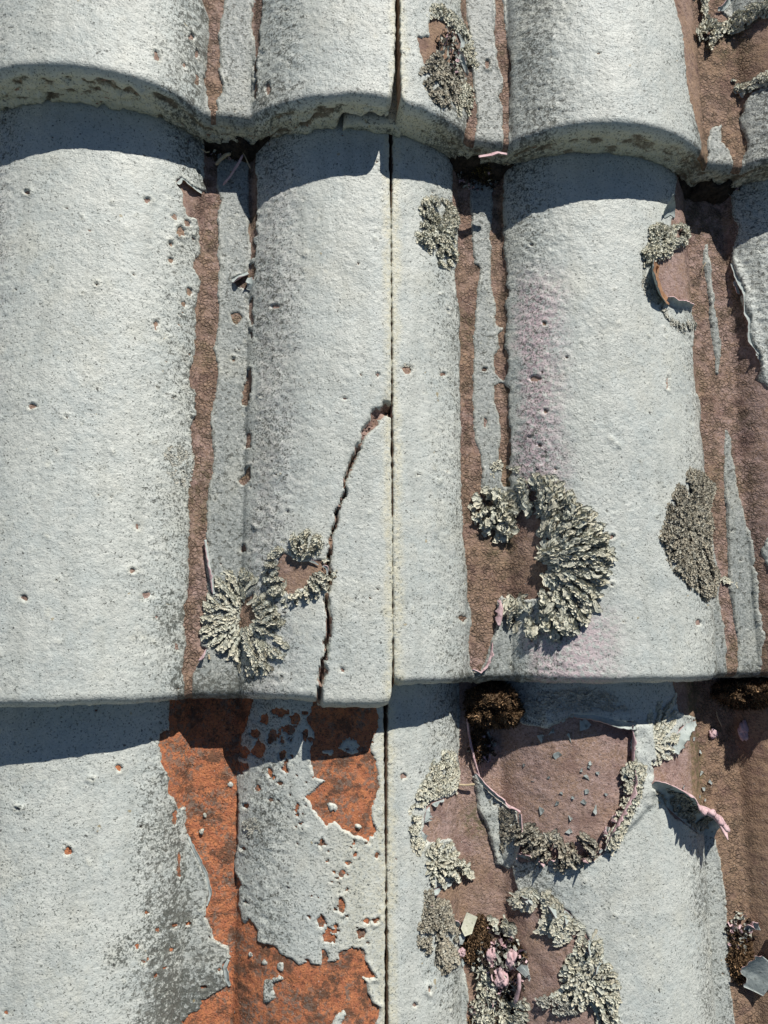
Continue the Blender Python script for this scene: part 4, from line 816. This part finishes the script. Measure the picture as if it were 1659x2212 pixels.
# ------------------------------------------------------------------ curled paint flakes
FL = {}
def on_flake(T, U, ds):
    """surface function over a flake: x = position along the hinge in mm, y = fraction of its width times 20"""
    n, m = T.shape[:2]
    def f(x, y, h):
        a = np.clip(x/ds*(n-1), 0, n-1.001); b = np.clip(y/20*(m-1), 0, m-1.001)
        i = a.astype(int); j = b.astype(int); fa = (a-i)[..., None]; fb = (b-j)[..., None]
        def g(A): return (A[i, j]*(1-fa)+A[i+1, j]*fa)*(1-fb)+(A[i, j+1]*(1-fa)+A[i+1, j+1]*fa)*fb
        p = g(T); nn = p-g(U); nn = nn/(np.linalg.norm(nn, axis=-1, keepdims=True)+1e-9)
        return p+nn*np.asarray(h)[..., None]
    return f
def flake(row, edge, ang, r, w, top=PAINT, und=PINK, th=.4, seed=1, h0=.5, parent='auto', name='paint_flake', label=None, cat=None, flip=1, jag=.8, spike=None):
    """a strip hinged along `edge` (roof mm), leaving to its left, lying flat then curling up"""
    e = np.asarray(edge, float); n = 46 if len(e) > 4 else 26
    d = np.r_[0, np.cumsum(np.hypot(*np.diff(e, axis=0).T))]; s = np.linspace(0, d[-1], n)
    ex = np.interp(s, d, e[:, 0]); ey = np.interp(s, d, e[:, 1])
    tx = np.gradient(ex); ty = np.gradient(ey); l = np.hypot(tx, ty)+1e-9; dx, dy = -ty/l*flip, tx/l*flip
    for _ in range(3): dx = np.convolve(np.pad(dx, 2, 'edge'), np.ones(5)/5, 'valid'); dy = np.convolve(np.pad(dy, 2, 'edge'), np.ones(5)/5, 'valid')
    m = 13; q = np.linspace(0, 1, m)[None, :]
    w = np.interp(np.linspace(0, 1, n), np.linspace(0, 1, len(w)), w) if isinstance(w, (list, tuple)) else np.full(n, float(w))
    W = w*(1+.10*jag*vn(s, 0*s, 3.2, seed)+.22*jag*vn(s, 0*s, 1.4, seed+1)); W = np.maximum(W, .2)
    R = r*(1+.10*vn(s, 0*s, 9, seed+2))
    for sf, sw_, sh in (spike or ()): W = W+sh*np.exp(-((s/d[-1]-sf)/sw_)**2)
    Q = q*W[:, None]; Rr = R[:, None]
    a = np.minimum(Q/Rr, math.radians(ang)); rest = Q-a*Rr
    fl = Rr*np.sin(a)+rest*np.cos(a); up = Rr*(1-np.cos(a))+rest*np.sin(a)
    up = up + .25*vn(Q*1.0+seed, s[:, None]+0*Q, 2.2, seed)*q
    sx, sz = snorm(ex)
    z0 = surf(ex, ey, row)
    # surface direction across the strip follows the local slope at the hinge
    slope = (surf(ex+dx*2, ey+dy*2, row)-surf(ex-dx*2, ey-dy*2, row))/4
    sl_ = np.clip(slope, -1.0, 1.0); cs_, sn_ = 1/np.sqrt(1+sl_**2), sl_/np.sqrt(1+sl_**2)
    H = fl*cs_[:, None]-up*sn_[:, None]; V = fl*sn_[:, None]+up*cs_[:, None]
    def pts(off):
        nh = -np.sin(a)*off; nv = np.cos(a)*off
        Hh = H+nh*cs_[:, None]-nv*sn_[:, None]; Vv = V+nh*sn_[:, None]+nv*cs_[:, None]
        return np.stack([ex[:, None]+dx[:, None]*Hh, ey[:, None]+dy[:, None]*Hh, z0[:, None]+h0+Vv], -1)
    T, U = pts(th), pts(0)
    FL['T'] = T; FL['len'] = d[-1]; FL['U'] = U
    g = gridq(n, m).reshape(-1, 4); M = n*m
    i = np.arange(M).reshape(n, m)
    rim = np.concatenate([np.stack([i[:-1, -1], i[1:, -1], i[1:, -1]+M, i[:-1, -1]+M], -1), np.stack([i[0, :-1], i[0, 1:], i[0, 1:]+M, i[0, :-1]+M], -1), np.stack([i[-1, :-1], i[-1, 1:], i[-1, 1:]+M, i[-1, :-1]+M], -1)])
    qd = np.concatenate([g, g+M, rim]); mi = np.r_[np.zeros(len(g)), np.ones(len(g)+len(rim))]
    v = np.concatenate([T.reshape(-1, 3), U.reshape(-1, 3)])
    if parent == 'auto':
        side = 'L' if ex.mean() < JX else 'R'; root, at = TILES[(row, side)]
        o = mesh(name, v, qd, [top, und], at, root, midx=mi)
    else:
        o = mesh(name, v, qd, [top, und], (ex.mean(), ey.mean(), z0.mean()), None, midx=mi); tag(o, label, cat)
    return o
def E_(row, ox, oy, pts): return cp(ox, oy, pts, row)
# bottom course, right tile: the big roll with the pink underside and its neighbours
f = flake(3, E_(3, Cc, 3000, [(935,190),(1010,225),(1090,300),(1170,370),(1250,430),(1335,450)]), 132, 10.5, [10,20,25,27,26,24,15], seed=4, h0=.5, flip=1, jag=.7, spike=[(.52,.012,7),(.80,.02,11),(.93,.014,9),(.3,.02,4)]); f['label'] = 'large upright curled flake showing its pink underside'
def roll(parent_at, line, rad, seed):
    p = np.asarray(line); n = 60; d = np.linspace(0, len(p)-1, n)
    c = np.stack([np.interp(d, range(len(p)), p[:, k]) for k in range(3)], -1)
    t = np.gradient(c, axis=0); t /= np.linalg.norm(t, axis=1)[:, None]
    u = np.cross(t, [0, 0, 1.]); u /= np.linalg.norm(u, axis=1)[:, None]; w = np.cross(t, u)
    a = np.linspace(0, 2*math.pi, 17)[:-1]; A2, S2 = np.meshgrid(a, np.linspace(0, 1, n))
    rr = np.interp(S2, np.linspace(0, 1, len(rad)), rad)*(1+.30*vn(A2*1.3, S2*40, 1.4, seed)+.22*vn(np.cos(A2)*3, S2*60, .8, seed+1))
    v = c[:, None]+rr[..., None]*(np.cos(A2)[..., None]*u[:, None]+np.sin(A2)[..., None]*w[:, None])
    i_ = np.arange(n*16).reshape(n, 16); i_ = np.concatenate([i_, i_[:, :1]], 1)
    q_ = np.stack([i_[:-1, :-1], i_[:-1, 1:], i_[1:, 1:], i_[1:, :-1]], -1).reshape(-1, 4)
    return mesh('paint_roll', v.reshape(-1, 3), q_, PINK, parent_at[1], parent_at[0])
roll(TILES[(3, 'R')], FL['T'][14:43, -1], [.2, .9, 1.3, 1.9, 1.2, 1.7, 2.2, 1.3, 1.6, .3], 5)['label'] = 'pale pink rolled rim of the large curled flake'
lichen('dark lichen crust on the shaded face of the large curled flake', 3, 0, 0, [(3,3),(14,1),(30,1),(52,2),(60,4),(58,10),(45,12),(30,11),(15,12),(6,9)], (30, -8), LICHEN_DARK, W=1.1, L=2.4, H=1.2, sp=1.2, base=.3, seed=60, surface=on_flake(FL['T'], FL['U'], FL['len']))
flake(3, E_(3, Cc, 3000, [(700,530),(745,440),(800,330),(850,220),(885,120),(880,30)]), 105, 4.5, [3,7,9,9,8,6], seed=5, h0=1.8, flip=1)
flake(3, E_(3, Cc, 2000, [(858,1500),(862,1400),(865,1290)]), 120, 3.0, [5,7,4], seed=6, h0=1.2, flip=1)
flake(3, E_(3, Cc, 2000, [(870,1275),(760,1262),(640,1225),(500,1222)]), 70, 4, [5,6,4,2], seed=7, h0=.9, flip=1)
flake(3, E_(3, Cc, 2000, [(1080,1440),(1110,1340),(1170,1275),(1225,1262)]), 95, 5, [5,9,8,3], seed=8, h0=.6, flip=-1)
flake(3, E_(3, B, 3000, [(1300,70),(1345,130),(1420,200),(1500,255),(1560,290)]), 100, 2.2, [2,4,5,5,4], seed=9, h0=2.6, flip=1)
flake(3, E_(3, B, 3000, [(1565,300),(1570,420),(1535,560)]), 80, 3.0, [3,4,3], seed=10, h0=2.4, flip=1)
f = flake(3, E_(3, B, 2000, [(1253,1250),(1262,1330),(1280,1420),(1300,1508),(1325,1590)]), 150, 1.0, [1,2.8,3.6,3.0,1.5], top=PINK, seed=11, h0=2.2); f['label'] = 'thin pale pink sliver of paint'
# middle course
flake(2, E_(2, B, 2000, [(1440,700),(1450,650),(1455,600),(1440,548)]), 230, 1.5, [5,8,8,4], top=PINK, seed=12, h0=1.5, flip=-1)['label'] = 'rolled pink curl of paint'
flake(2, E_(2, B, 2000, [(1290,965),(1340,985),(1380,945),(1405,880),(1418,800)]), 130, 1.2, [2,3,4,4,2], seed=13, h0=1.2, flip=1)
flake(2, E_(2, A, 2000, [(1278,510),(1262,400),(1245,300),(1228,190)]), 140, 1.6, [3,5,4,2], seed=14, h0=1.3, flip=1)
flake(2, E_(2, A, 2000, [(1190,915),(1215,885),(1240,845)]), 130, 1.6, [3,5,3], seed=15, h0=1.3, flip=1)
f = flake(2, E_(2, Cc, 1000, [(1010,70),(1000,140),(1030,230),(1075,290)]), 75, 12, [8,13,12,6], top=BROWNF, und=PAINT, seed=17, h0=.8, flip=-1); f['label'] = 'brown curled flake with a hooked tip'
flake(2, E_(2, Cc, 1000, [(1050,300),(1110,330),(1200,350)]), 110, 4.5, [5,8,6], seed=18, h0=.8, flip=1)
flake(2, E_(2, Cc, 0, [(1040,1300),(1075,1280),(1100,1300)]), 55, 6, [2,15,2], top=PAINT, und=PAINT, seed=19, h0=.6, flip=1, jag=.3)
flake(2, E_(2, A, 0, [(1045,1090),(1080,1060),(1140,1110),(1200,1145)]), 85, 2.5, [3,4,4,2], seed=20, h0=.6, flip=-1, und=BROWNF)
flake(2, E_(2, A, 1000, [(1370,160),(1420,130),(1470,110)]), 90, 3, [4,6,3], seed=21, h0=.5, flip=-1)
flake(2, E_(2, A, 1000, [(1490,220),(1505,180),(1500,140)]), 90, 3, [3,5,3], seed=22, h0=.5, flip=1)
flake(2, E_(2, Cc, 1000, [(1440,60),(1490,170),(1530,240),(1530,360),(1555,400),(1555,520),(1610,600)]), 60, 3, [1.5,3,3.5,3,3,3.5,2], seed=23, h0=1.4, flip=-1)
# top course
flake(1, E_(1, B, 0, [(1500,915),(1440,905),(1390,920),(1330,930)]), 60, 3, [2,4,4,2], top=PINK, seed=24, h0=.7, flip=1)
flake(1, E_(1, Cc, 0, [(1355,75),(1390,75),(1440,20),(1480,-20)]), 80, 3.5, [3,6,6,4], seed=25, h0=.8, flip=1)
flake(1, E_(1, B, 0, [(1195,300),(1210,350),(1250,440)]), 80, 3, [3,5,3], seed=26, h0=.6, flip=1)
# bottom left: paint lifting beside the orange clay
flake(3, E_(3, A, 3000, [(1225,850),(1243,780),(1215,660),(1180,590),(1135,500),(1103,430)]), 50, 2.5, [1,2,2,2,2,1], seed=27, h0=.5, flip=-1, und=PAINT)
flake(3, E_(3, A, 3000, [(1360,1330),(1335,1290),(1325,1210),(1350,1165)]), 50, 3, [2,3,3,2], seed=28, h0=.5, flip=-1, und=PAINT)
def edge_flakes(row, ox, oy, pts, n, seed, flip=1, w=(2, 6), ang=(60, 150), ln=(3, 8), und=PINK):
    r = random.Random(seed); e = cp(ox, oy, pts, row); d = np.r_[0, np.cumsum(np.hypot(*np.diff(e, axis=0).T))]
    for k in range(n):
        a = r.uniform(0, d[-1]-2); b = min(d[-1], a+r.uniform(*ln)); q = np.linspace(a, b, 4)
        ed = np.stack([np.interp(q, d, e[:, 0]), np.interp(q, d, e[:, 1])], -1)
        h = r.uniform(*w); flake(row, ed, r.uniform(*ang), r.uniform(1.5, 4), [h*.2, h, h*r.uniform(.5, 1), h*.15], seed=seed*50+k, h0=r.uniform(.4, .9), flip=flip, jag=1.3, und=und)
edge_flakes(3, Cc, 3000, [(640,500),(700,420),(780,280),(850,150),(870,20)], 8, 71, 1, (5, 12), (60, 110), (2, 6))
edge_flakes(3, Cc, 3000, [(130,540),(260,585),(430,625),(610,590),(690,510)], 9, 72, 1, (5, 13), (50, 100), (2, 5))
edge_flakes(3, B, 3000, [(1190,190),(1060,240),(1020,280),(1005,360),(985,430),(1010,510)], 7, 73, 1, (2, 5))
edge_flakes(3, B, 3000, [(1180,700),(1060,760),(1010,830),(1010,880),(1190,960),(1230,1200),(1265,1300)], 9, 74, 1, (2, 6))
edge_flakes(3, Cc, 3000, [(760,1480),(700,1250),(620,1100),(560,980),(460,880),(300,800),(180,770)], 11, 75, 1, (4, 10), (50, 110), (2, 6))
edge_flakes(1, Cc, 0, [(1500,600),(1530,540),(1600,530),(1700,490)], 5, 76, 1, (3, 6))
edge_flakes(1, Cc, 0, [(1390,70),(1480,120),(1600,90),(1740,60)], 5, 77, -1, (3, 6))
edge_flakes(2, Cc, 1000, [(1590,750),(1620,620),(1550,500),(1495,260),(1440,60)], 6, 78, 1, (2, 4), (40, 110))
edge_flakes(1, B, 0, [(1180,160),(1225,250),(1215,330),(1180,380)], 4, 79, 1, (2, 4))
edge_flakes(2, Cc, 1000, [(1060,-10),(1000,60),(1000,200),(1040,290),(1150,290)], 5, 80, -1, (2, 6), und=BROWNF)
edge_flakes(2, B, 2000, [(180,260),(330,320),(430,360),(430,430)], 3, 81, 1, (1.5, 3))
# loose torn flakes resting in the gutters: things of their own
flake(3, E_(3, Cc, 3000, [(1590,1360),(1640,1290),(1720,1230)]), 70, 17, [10,22,20], seed=40, h0=6, flip=1, parent=None, label='large torn grey paint flake at the right edge, lower one of the pair', cat='paint flake')
flake(3, E_(3, Cc, 3000, [(1640,1130),(1640,1040),(1680,960)]), 60, 18, [12,18,16], seed=41, h0=5, flip=-1, parent=None, label='torn grey paint flake at the right edge, upper one of the pair', cat='paint flake')
flake(3, E_(3, Cc, 3000, [(1500,985),(1530,1000),(1600,990)]), 100, 4, [7,9,6], seed=42, h0=2, flip=1, parent=None, label='curled pale flake arching above the moss in the right gutter', cat='paint flake')
flake(3, E_(3, B, 3000, [(1312,900),(1280,886),(1250,872)]), 14, 40, [9,12,9], top=CREAM, und=PAINT, seed=43, h0=5, flip=1, parent=None, label='pale cream flake leaning on the moss heap', cat='paint flake', jag=.1)
flake(3, E_(3, B, 3000, [(1225,1065),(1240,1030),(1250,1000)]), 20, 30, [3,5,3], seed=44, h0=4, flip=1, parent=None, label='small grey flake below the pale cream flake', cat='paint flake')
flake(3, E_(3, B, 3000, [(1530,1190),(1560,1165),(1595,1170)]), 20, 30, [6,9,7], seed=45, h0=8, flip=-1, parent=None, label='grey green angular flake on top of the debris heap', cat='paint flake')

def scraps(label, row, ox, oy, px, py, rx, ry, n, h, seed, sz=2.2, mix=(.3, .3, .4)):
    """a tangle of small curled scraps: grey paint, pink underside, blackened bits"""
    rs = np.random.RandomState(seed); c = c1(ox, oy, px, py, row)
    r = np.sqrt(rs.uniform(0, 1, n)); a = rs.uniform(0, 6.283, n)
    cx, cy = c[0]+rx*r*np.cos(a), c[1]+ry*r*np.sin(a); cz = h*(1-r*r)*rs.uniform(.2, 1.1, n)+.8
    S_, T_ = np.meshgrid(np.linspace(-1, 1, 5), np.linspace(-1, 1, 4)); V = []; Q = []; MI = []
    g = gridq(4, 5).reshape(-1, 4)
    for i in range(n):
        w, l = sz*rs.uniform(.3, .9), sz*rs.uniform(.6, 1.7); k = rs.uniform(.4, 2.6)
        X_ = T_*w*.5*(1+.3*rs.normal(0, 1, T_.shape)); Y_ = l*np.sin(S_*k)/k; Z_ = l*(1-np.cos(S_*k))/k*.9
        p = np.stack([X_, Y_, Z_], -1).reshape(-1, 3)+rs.normal(0, .09, (20, 3))
        m = np.array(Matrix.Rotation(rs.uniform(0, 6.3), 3, 'Z') @ Matrix.Rotation(rs.normal(0, .8), 3, 'X') @ Matrix.Rotation(rs.normal(0, .8), 3, 'Y'))
        p = p@m.T; p[:, 2] -= p[:, 2].mean(); p += [cx[i], cy[i], float(surf(cx[i], cy[i], row))+cz[i]]
        V.append(p); Q.append(g+20*i); MI += [rs.choice(3, p=mix)]*len(g)
    o = mesh('debris_heap', np.concatenate(V), np.concatenate(Q), [LICHEN_GREY_PLAIN, PINK, SOIL], (c[0], c[1], ROWZ[row]), midx=MI)
    return tag(o, label, 'debris')
scraps('tangled heap of curled lichen scraps and pink paint near the bottom edge', 3, B, 3000, 1440, 1180, 15, 19, 330, 6, 1, 2.4, (.42, .16, .42))
scraps('loose grey and black scraps at the bottom edge under the debris heap', 3, B, 3000, 1420, 1450, 14, 13, 240, 4, 2, 2.2, (.5, .08, .42))
scraps('torn dark and pink scraps on the bare patch of the top course', 1, B, 0, 1160, 330, 9, 17, 90, 3, 3, 2.2, (.4, .15, .45))
scraps('crumbled black scraps beside the thin pink sliver', 3, B, 2000, 1350, 1420, 8, 9, 70, 2, 4, 2.0, (.25, .25, .5))
scraps('pink and black scraps among the torn flakes of the right gutter', 3, Cc, 3000, 1480, 1010, 9, 12, 90, 4, 5, 2.2, (.3, .25, .45))
scraps('pinkish scraps along the raised paint edge left of the apex', 3, Cc, 3000, 850, 190, 5, 12, 70, 3, 6, 2.0, (.3, .55, .15))
scraps('dark crumbs and scraps in the shaded left gutter', 2, A, 0, 1350, 900, 14, 7, 120, 8, 7, 1.8, (.12, .1, .78))
scraps('dark crumbs and scraps in the shaded middle gutter', 2, B, 0, 1330, 1060, 15, 9, 140, 7, 8, 1.8, (.12, .1, .78))
scraps('dark crumbs and scraps in the shaded right gutter', 2, Cc, 0, 1330, 1130, 16, 9, 150, 7, 9, 1.8, (.12, .1, .78))
def lump(label, row, ox, oy, px, py, r, h0, m, seed, cat='paint lump', name='paint_lump', sq=.6):
    rs = np.random.RandomState(seed); c = c1(ox, oy, px, py, row)
    nu, nv = 34, 22; a = np.linspace(0, 2*math.pi, nu+1)[:-1]; b = np.linspace(0, math.pi, nv)
    Aa, Bb = np.meshgrid(a, b); x = np.sin(Bb)*np.cos(Aa); y = np.sin(Bb)*np.sin(Aa); z = np.cos(Bb)
    k = 1+.38*fbm(x*3+seed, y*3+z*2, 2.3, seed, 2)+.30*fbm(x*3+seed, y*3+z*3, .8, seed+5, 3, .6)
    v = np.stack([c[0]+x*k*r*rs.uniform(.8, 1.2), c[1]+y*k*r*rs.uniform(.9, 1.4), surf(c[0], c[1], row)+h0+z*k*r*sq], -1).reshape(-1, 3)
    i = np.arange(nu*nv).reshape(nv, nu); i = np.concatenate([i, i[:, :1]], 1)
    q = np.stack([i[:-1, :-1], i[:-1, 1:], i[1:, 1:], i[1:, :-1]], -1).reshape(-1, 4)
    o = mesh(name, v, q, m, (c[0], c[1], ROWZ[row])); tag(o, label, cat)
lump('largest pink lump of rolled paint on the debris heap', 3, B, 3000, 1455, 1258, 4.6, 4.5, PINK, 21)
lump('upper left pink paint lump on the debris heap', 3, B, 3000, 1400, 1130, 3.4, 4, PINK, 22)
lump('upper right pink paint lump on the debris heap', 3, B, 3000, 1512, 1150, 3.4, 5, PINK, 23)
lump('tiny pink paint crumb left of the debris heap', 3, B, 3000, 1222, 1107, 1.8, 5, PINK, 4)
lump('pink paint crumb lying in the shaded right gutter', 3, Cc, 2000, 1505, 1320, 4.2, 1.5, PINK, 5, sq=.4)
lump('small pink scrap left of the crumb in the shaded right gutter', 3, Cc, 2000, 1330, 1340, 2.4, .8, PINK, 6, sq=.35)

# ------------------------------------------------------------------ twigs, stalks, husks
def stick(label, row, ox, oy, pts, rad, hs, m, name='twig', cat='twig', group=None):
    p = np.array([c1(ox, oy, x, y, row) for x, y in pts]); hs = np.interp(np.linspace(0, 1, len(p)), np.linspace(0, 1, len(hs)), hs)
    n = 14; d = np.linspace(0, len(p)-1, n)
    x = np.interp(d, range(len(p)), p[:, 0]); y = np.interp(d, range(len(p)), p[:, 1]); h = np.interp(d, range(len(p)), hs)
    z = surf(x, y, row)+h+rad
    c = np.stack([x, y, z], -1); t = np.gradient(c, axis=0); t /= np.linalg.norm(t, axis=1)[:, None]
    u = np.cross(t, [0, 0, 1.]); u /= np.linalg.norm(u, axis=1)[:, None]; w = np.cross(t, u)
    rr = rad*(1+.15*vn(d*3, d*0, 1, 5))*np.clip(np.minimum(np.arange(n), np.arange(n)[::-1])*.6+.35, 0, 1)
    A_ = np.linspace(0, 2*math.pi, 8)[:-1]
    v = (c[:, None]+rr[:, None, None]*(np.cos(A_)[None, :, None]*u[:, None]+np.sin(A_)[None, :, None]*w[:, None])).reshape(-1, 3)
    i = np.arange(n*7).reshape(n, 7); i = np.concatenate([i, i[:, :1]], 1)
    q = np.stack([i[:-1, :-1], i[:-1, 1:], i[1:, 1:], i[1:, :-1]], -1).reshape(-1, 4)
    o = mesh(name, v, q, m, tuple(c[0])); return tag(o, label, cat, group)
stick('pinkish bent twig in the shaded left gutter under the top course', 2, A, 0, [(1325,1115),(1370,1070),(1420,1000),(1445,960)], .75, [2, 4, 6], PINK)
stick('thin short stalk crossing the pinkish twig in the left gutter', 2, A, 0, [(1442,935),(1465,980),(1488,1022)], .4, [6, 5, 3], STRAW)
stick('pale seed husk in the shaded left gutter', 2, A, 0, [(1285,1010),(1310,985),(1345,960),(1375,955)], 1.1, [4, 5, 6], STRAW, name='seed_husk', cat='husk')
stick('thin pale stalk left of the seed husk', 2, A, 0, [(1200,918),(1220,935),(1250,940)], .4, [5, 6], STRAW)
stick('short brown straw piece sticking out beside the hanging paint strip', 3, B, 3000, [(1200,135),(1250,132),(1300,124)], .75, [1.5, 2.5, 3.5], STRAW, name='straw', cat='straw')
stick('upright pale pink stalk on the debris heap at the bottom', 3, B, 3000, [(1535,1200),(1540,1290),(1528,1400)], 1.2, [10, 9, 5], PINK)
stick('thin curved stalk on the upper moss ball, higher one', 2, B, 0, [(1420,1010),(1470,995),(1530,1000)], .22, [10, 13, 12], STRAW, name='stalk', cat='stalk')
stick('thin stalk on the upper moss ball, lower one', 2, B, 0, [(1420,1020),(1450,1032),(1490,1036)], .22, [10, 11, 10], STRAW, name='stalk', cat='stalk')
stick('long thin root hanging below the right moss mat', 3, Cc, 2000, [(1345,1205),(1350,1240),(1368,1275),(1378,1300)], .35, [1, 1, 1], STRAW, name='root', cat='root')
stick('yellow green grass tip below the left rolled curl', 2, A, 2000, [(1240,870),(1243,885),(1245,900)], .6, [1, 1], STRAW, name='grass_tip', cat='grass tip')
stick('pink thread on the big lichen free strip of the middle gutter, upper right', 2, Cc, 1000, [(1285,55),(1262,85),(1258,125)], .25, [1, 2, 1], STRAW, name='stalk', cat='stalk')

# little chips of old paint scattered on the bare pink area
def chip(row, ox, oy, px, py, r, seed, label, group):
    rs = np.random.RandomState(seed); c = c1(ox, oy, px, py, row); n = rs.randint(5, 8); r = r*.85
    a = np.sort(rs.uniform(0, 2*math.pi, n)); rr = r*rs.uniform(.6, 1.2, n)
    tilt = rs.normal(0, .2, 2)
    x = c[0]+rr*np.cos(a); y = c[1]+rr*np.sin(a)*1.2
    z = surf(x, y, row)+.25+tilt[0]*(x-c[0])+tilt[1]*(y-c[1])
    me = bpy.data.meshes.new('paint_chip'); at = np.array([c[0], c[1], float(surf(c[0], c[1], row))])
    t = [((x[i]-at[0])/1000, (y[i]-at[1])/1000, (z[i]-at[2]+.35)/1000) for i in range(n)]; b = [(p[0], p[1], p[2]-.0004) for p in t]
    me.from_pydata(t+b, [], [tuple(range(n)), tuple(range(2*n-1, n-1, -1))]+[(i, (i+1) % n, n+(i+1) % n, n+i) for i in range(n)])
    me.materials.append(PAINT); o = bpy.data.objects.new('paint_chip', me); link(o); placed(o, at); tag(o, label, 'paint chip', group)
G1 = 'paint chips scattered over the bare pink patch'
C1_ = [(262,105,1.5),(578,98,2.2),(593,35,1.4),(645,65,1.5),(547,50,1.2),(600,5,1.5),(580,180,1.8),(695,188,1.6),(560,237,2.0),(430,185,1.1),(497,210,1.1),(400,245,1.6),(308,290,2.1),(628,280,2.7),(477,330,1.8),(472,402,2.4),(205,20,1.0),(355,90,1.0)]
ORD = 'first second third fourth fifth sixth seventh eighth ninth tenth eleventh twelfth thirteenth fourteenth fifteenth sixteenth seventeenth eighteenth'.split()
def ranks(c): o = sorted(range(len(c)), key=lambda i: c[i][1]); return {k: j for j, k in enumerate(o)}
RK1 = ranks(C1_)
for i, (x, y, r) in enumerate(C1_):
    chip(3, Cc, 3000, x, y, r, i, 'small grey green paint chip on the sunlit bare pink patch, %s from the top' % ORD[RK1[i]], G1)
chip(3, Cc, 2000, 565, 1295, 4.2, 31, 'largest loose grey paint chip, in the shade on the pink patch', None)
chip(3, Cc, 2000, 490, 1365, 3.2, 32, 'loose grey paint chip in the shade, below the largest chip', None)
chip(3, Cc, 2000, 365, 1320, 2.6, 33, 'loose shaded paint chip left of the largest chip', None)
chip(3, Cc, 2000, 310, 1365, 2.6, 34, 'loose shaded paint chip furthest left on the pink patch', None)
chip(3, Cc, 2000, 410, 1468, 2.8, 35, 'loose paint chip at the shadow edge on the pink patch', None)
G2 = 'paint chips on the brown strip right of the raised flake'
C2_ = [(1253,66,2.2),(1315,118,2.0),(1155,150,1.4),(1275,155,1.6),(1252,207,1.2),(1283,225,1.2),(1218,-135,1.6),(1255,-60,1.3)]
RK2 = ranks(C2_)
for i, (x, y, r) in enumerate(C2_):
    chip(3, Cc, 3000, x, y, r, 50+i, 'tiny pale paint chip right of the raised flake, %s from the top' % ORD[RK2[i]], G2)
lump('white crumb on the orange clay, lower one', 3, A, 3000, 1198, 413, 1.5, .6, LICHEN_GREY_PLAIN, 11, 'crumb', 'crumb')
lump('white crumb on the orange clay, upper one', 3, A, 3000, 1218, 316, 1.1, .5, LICHEN_GREY_PLAIN, 12, 'crumb', 'crumb')
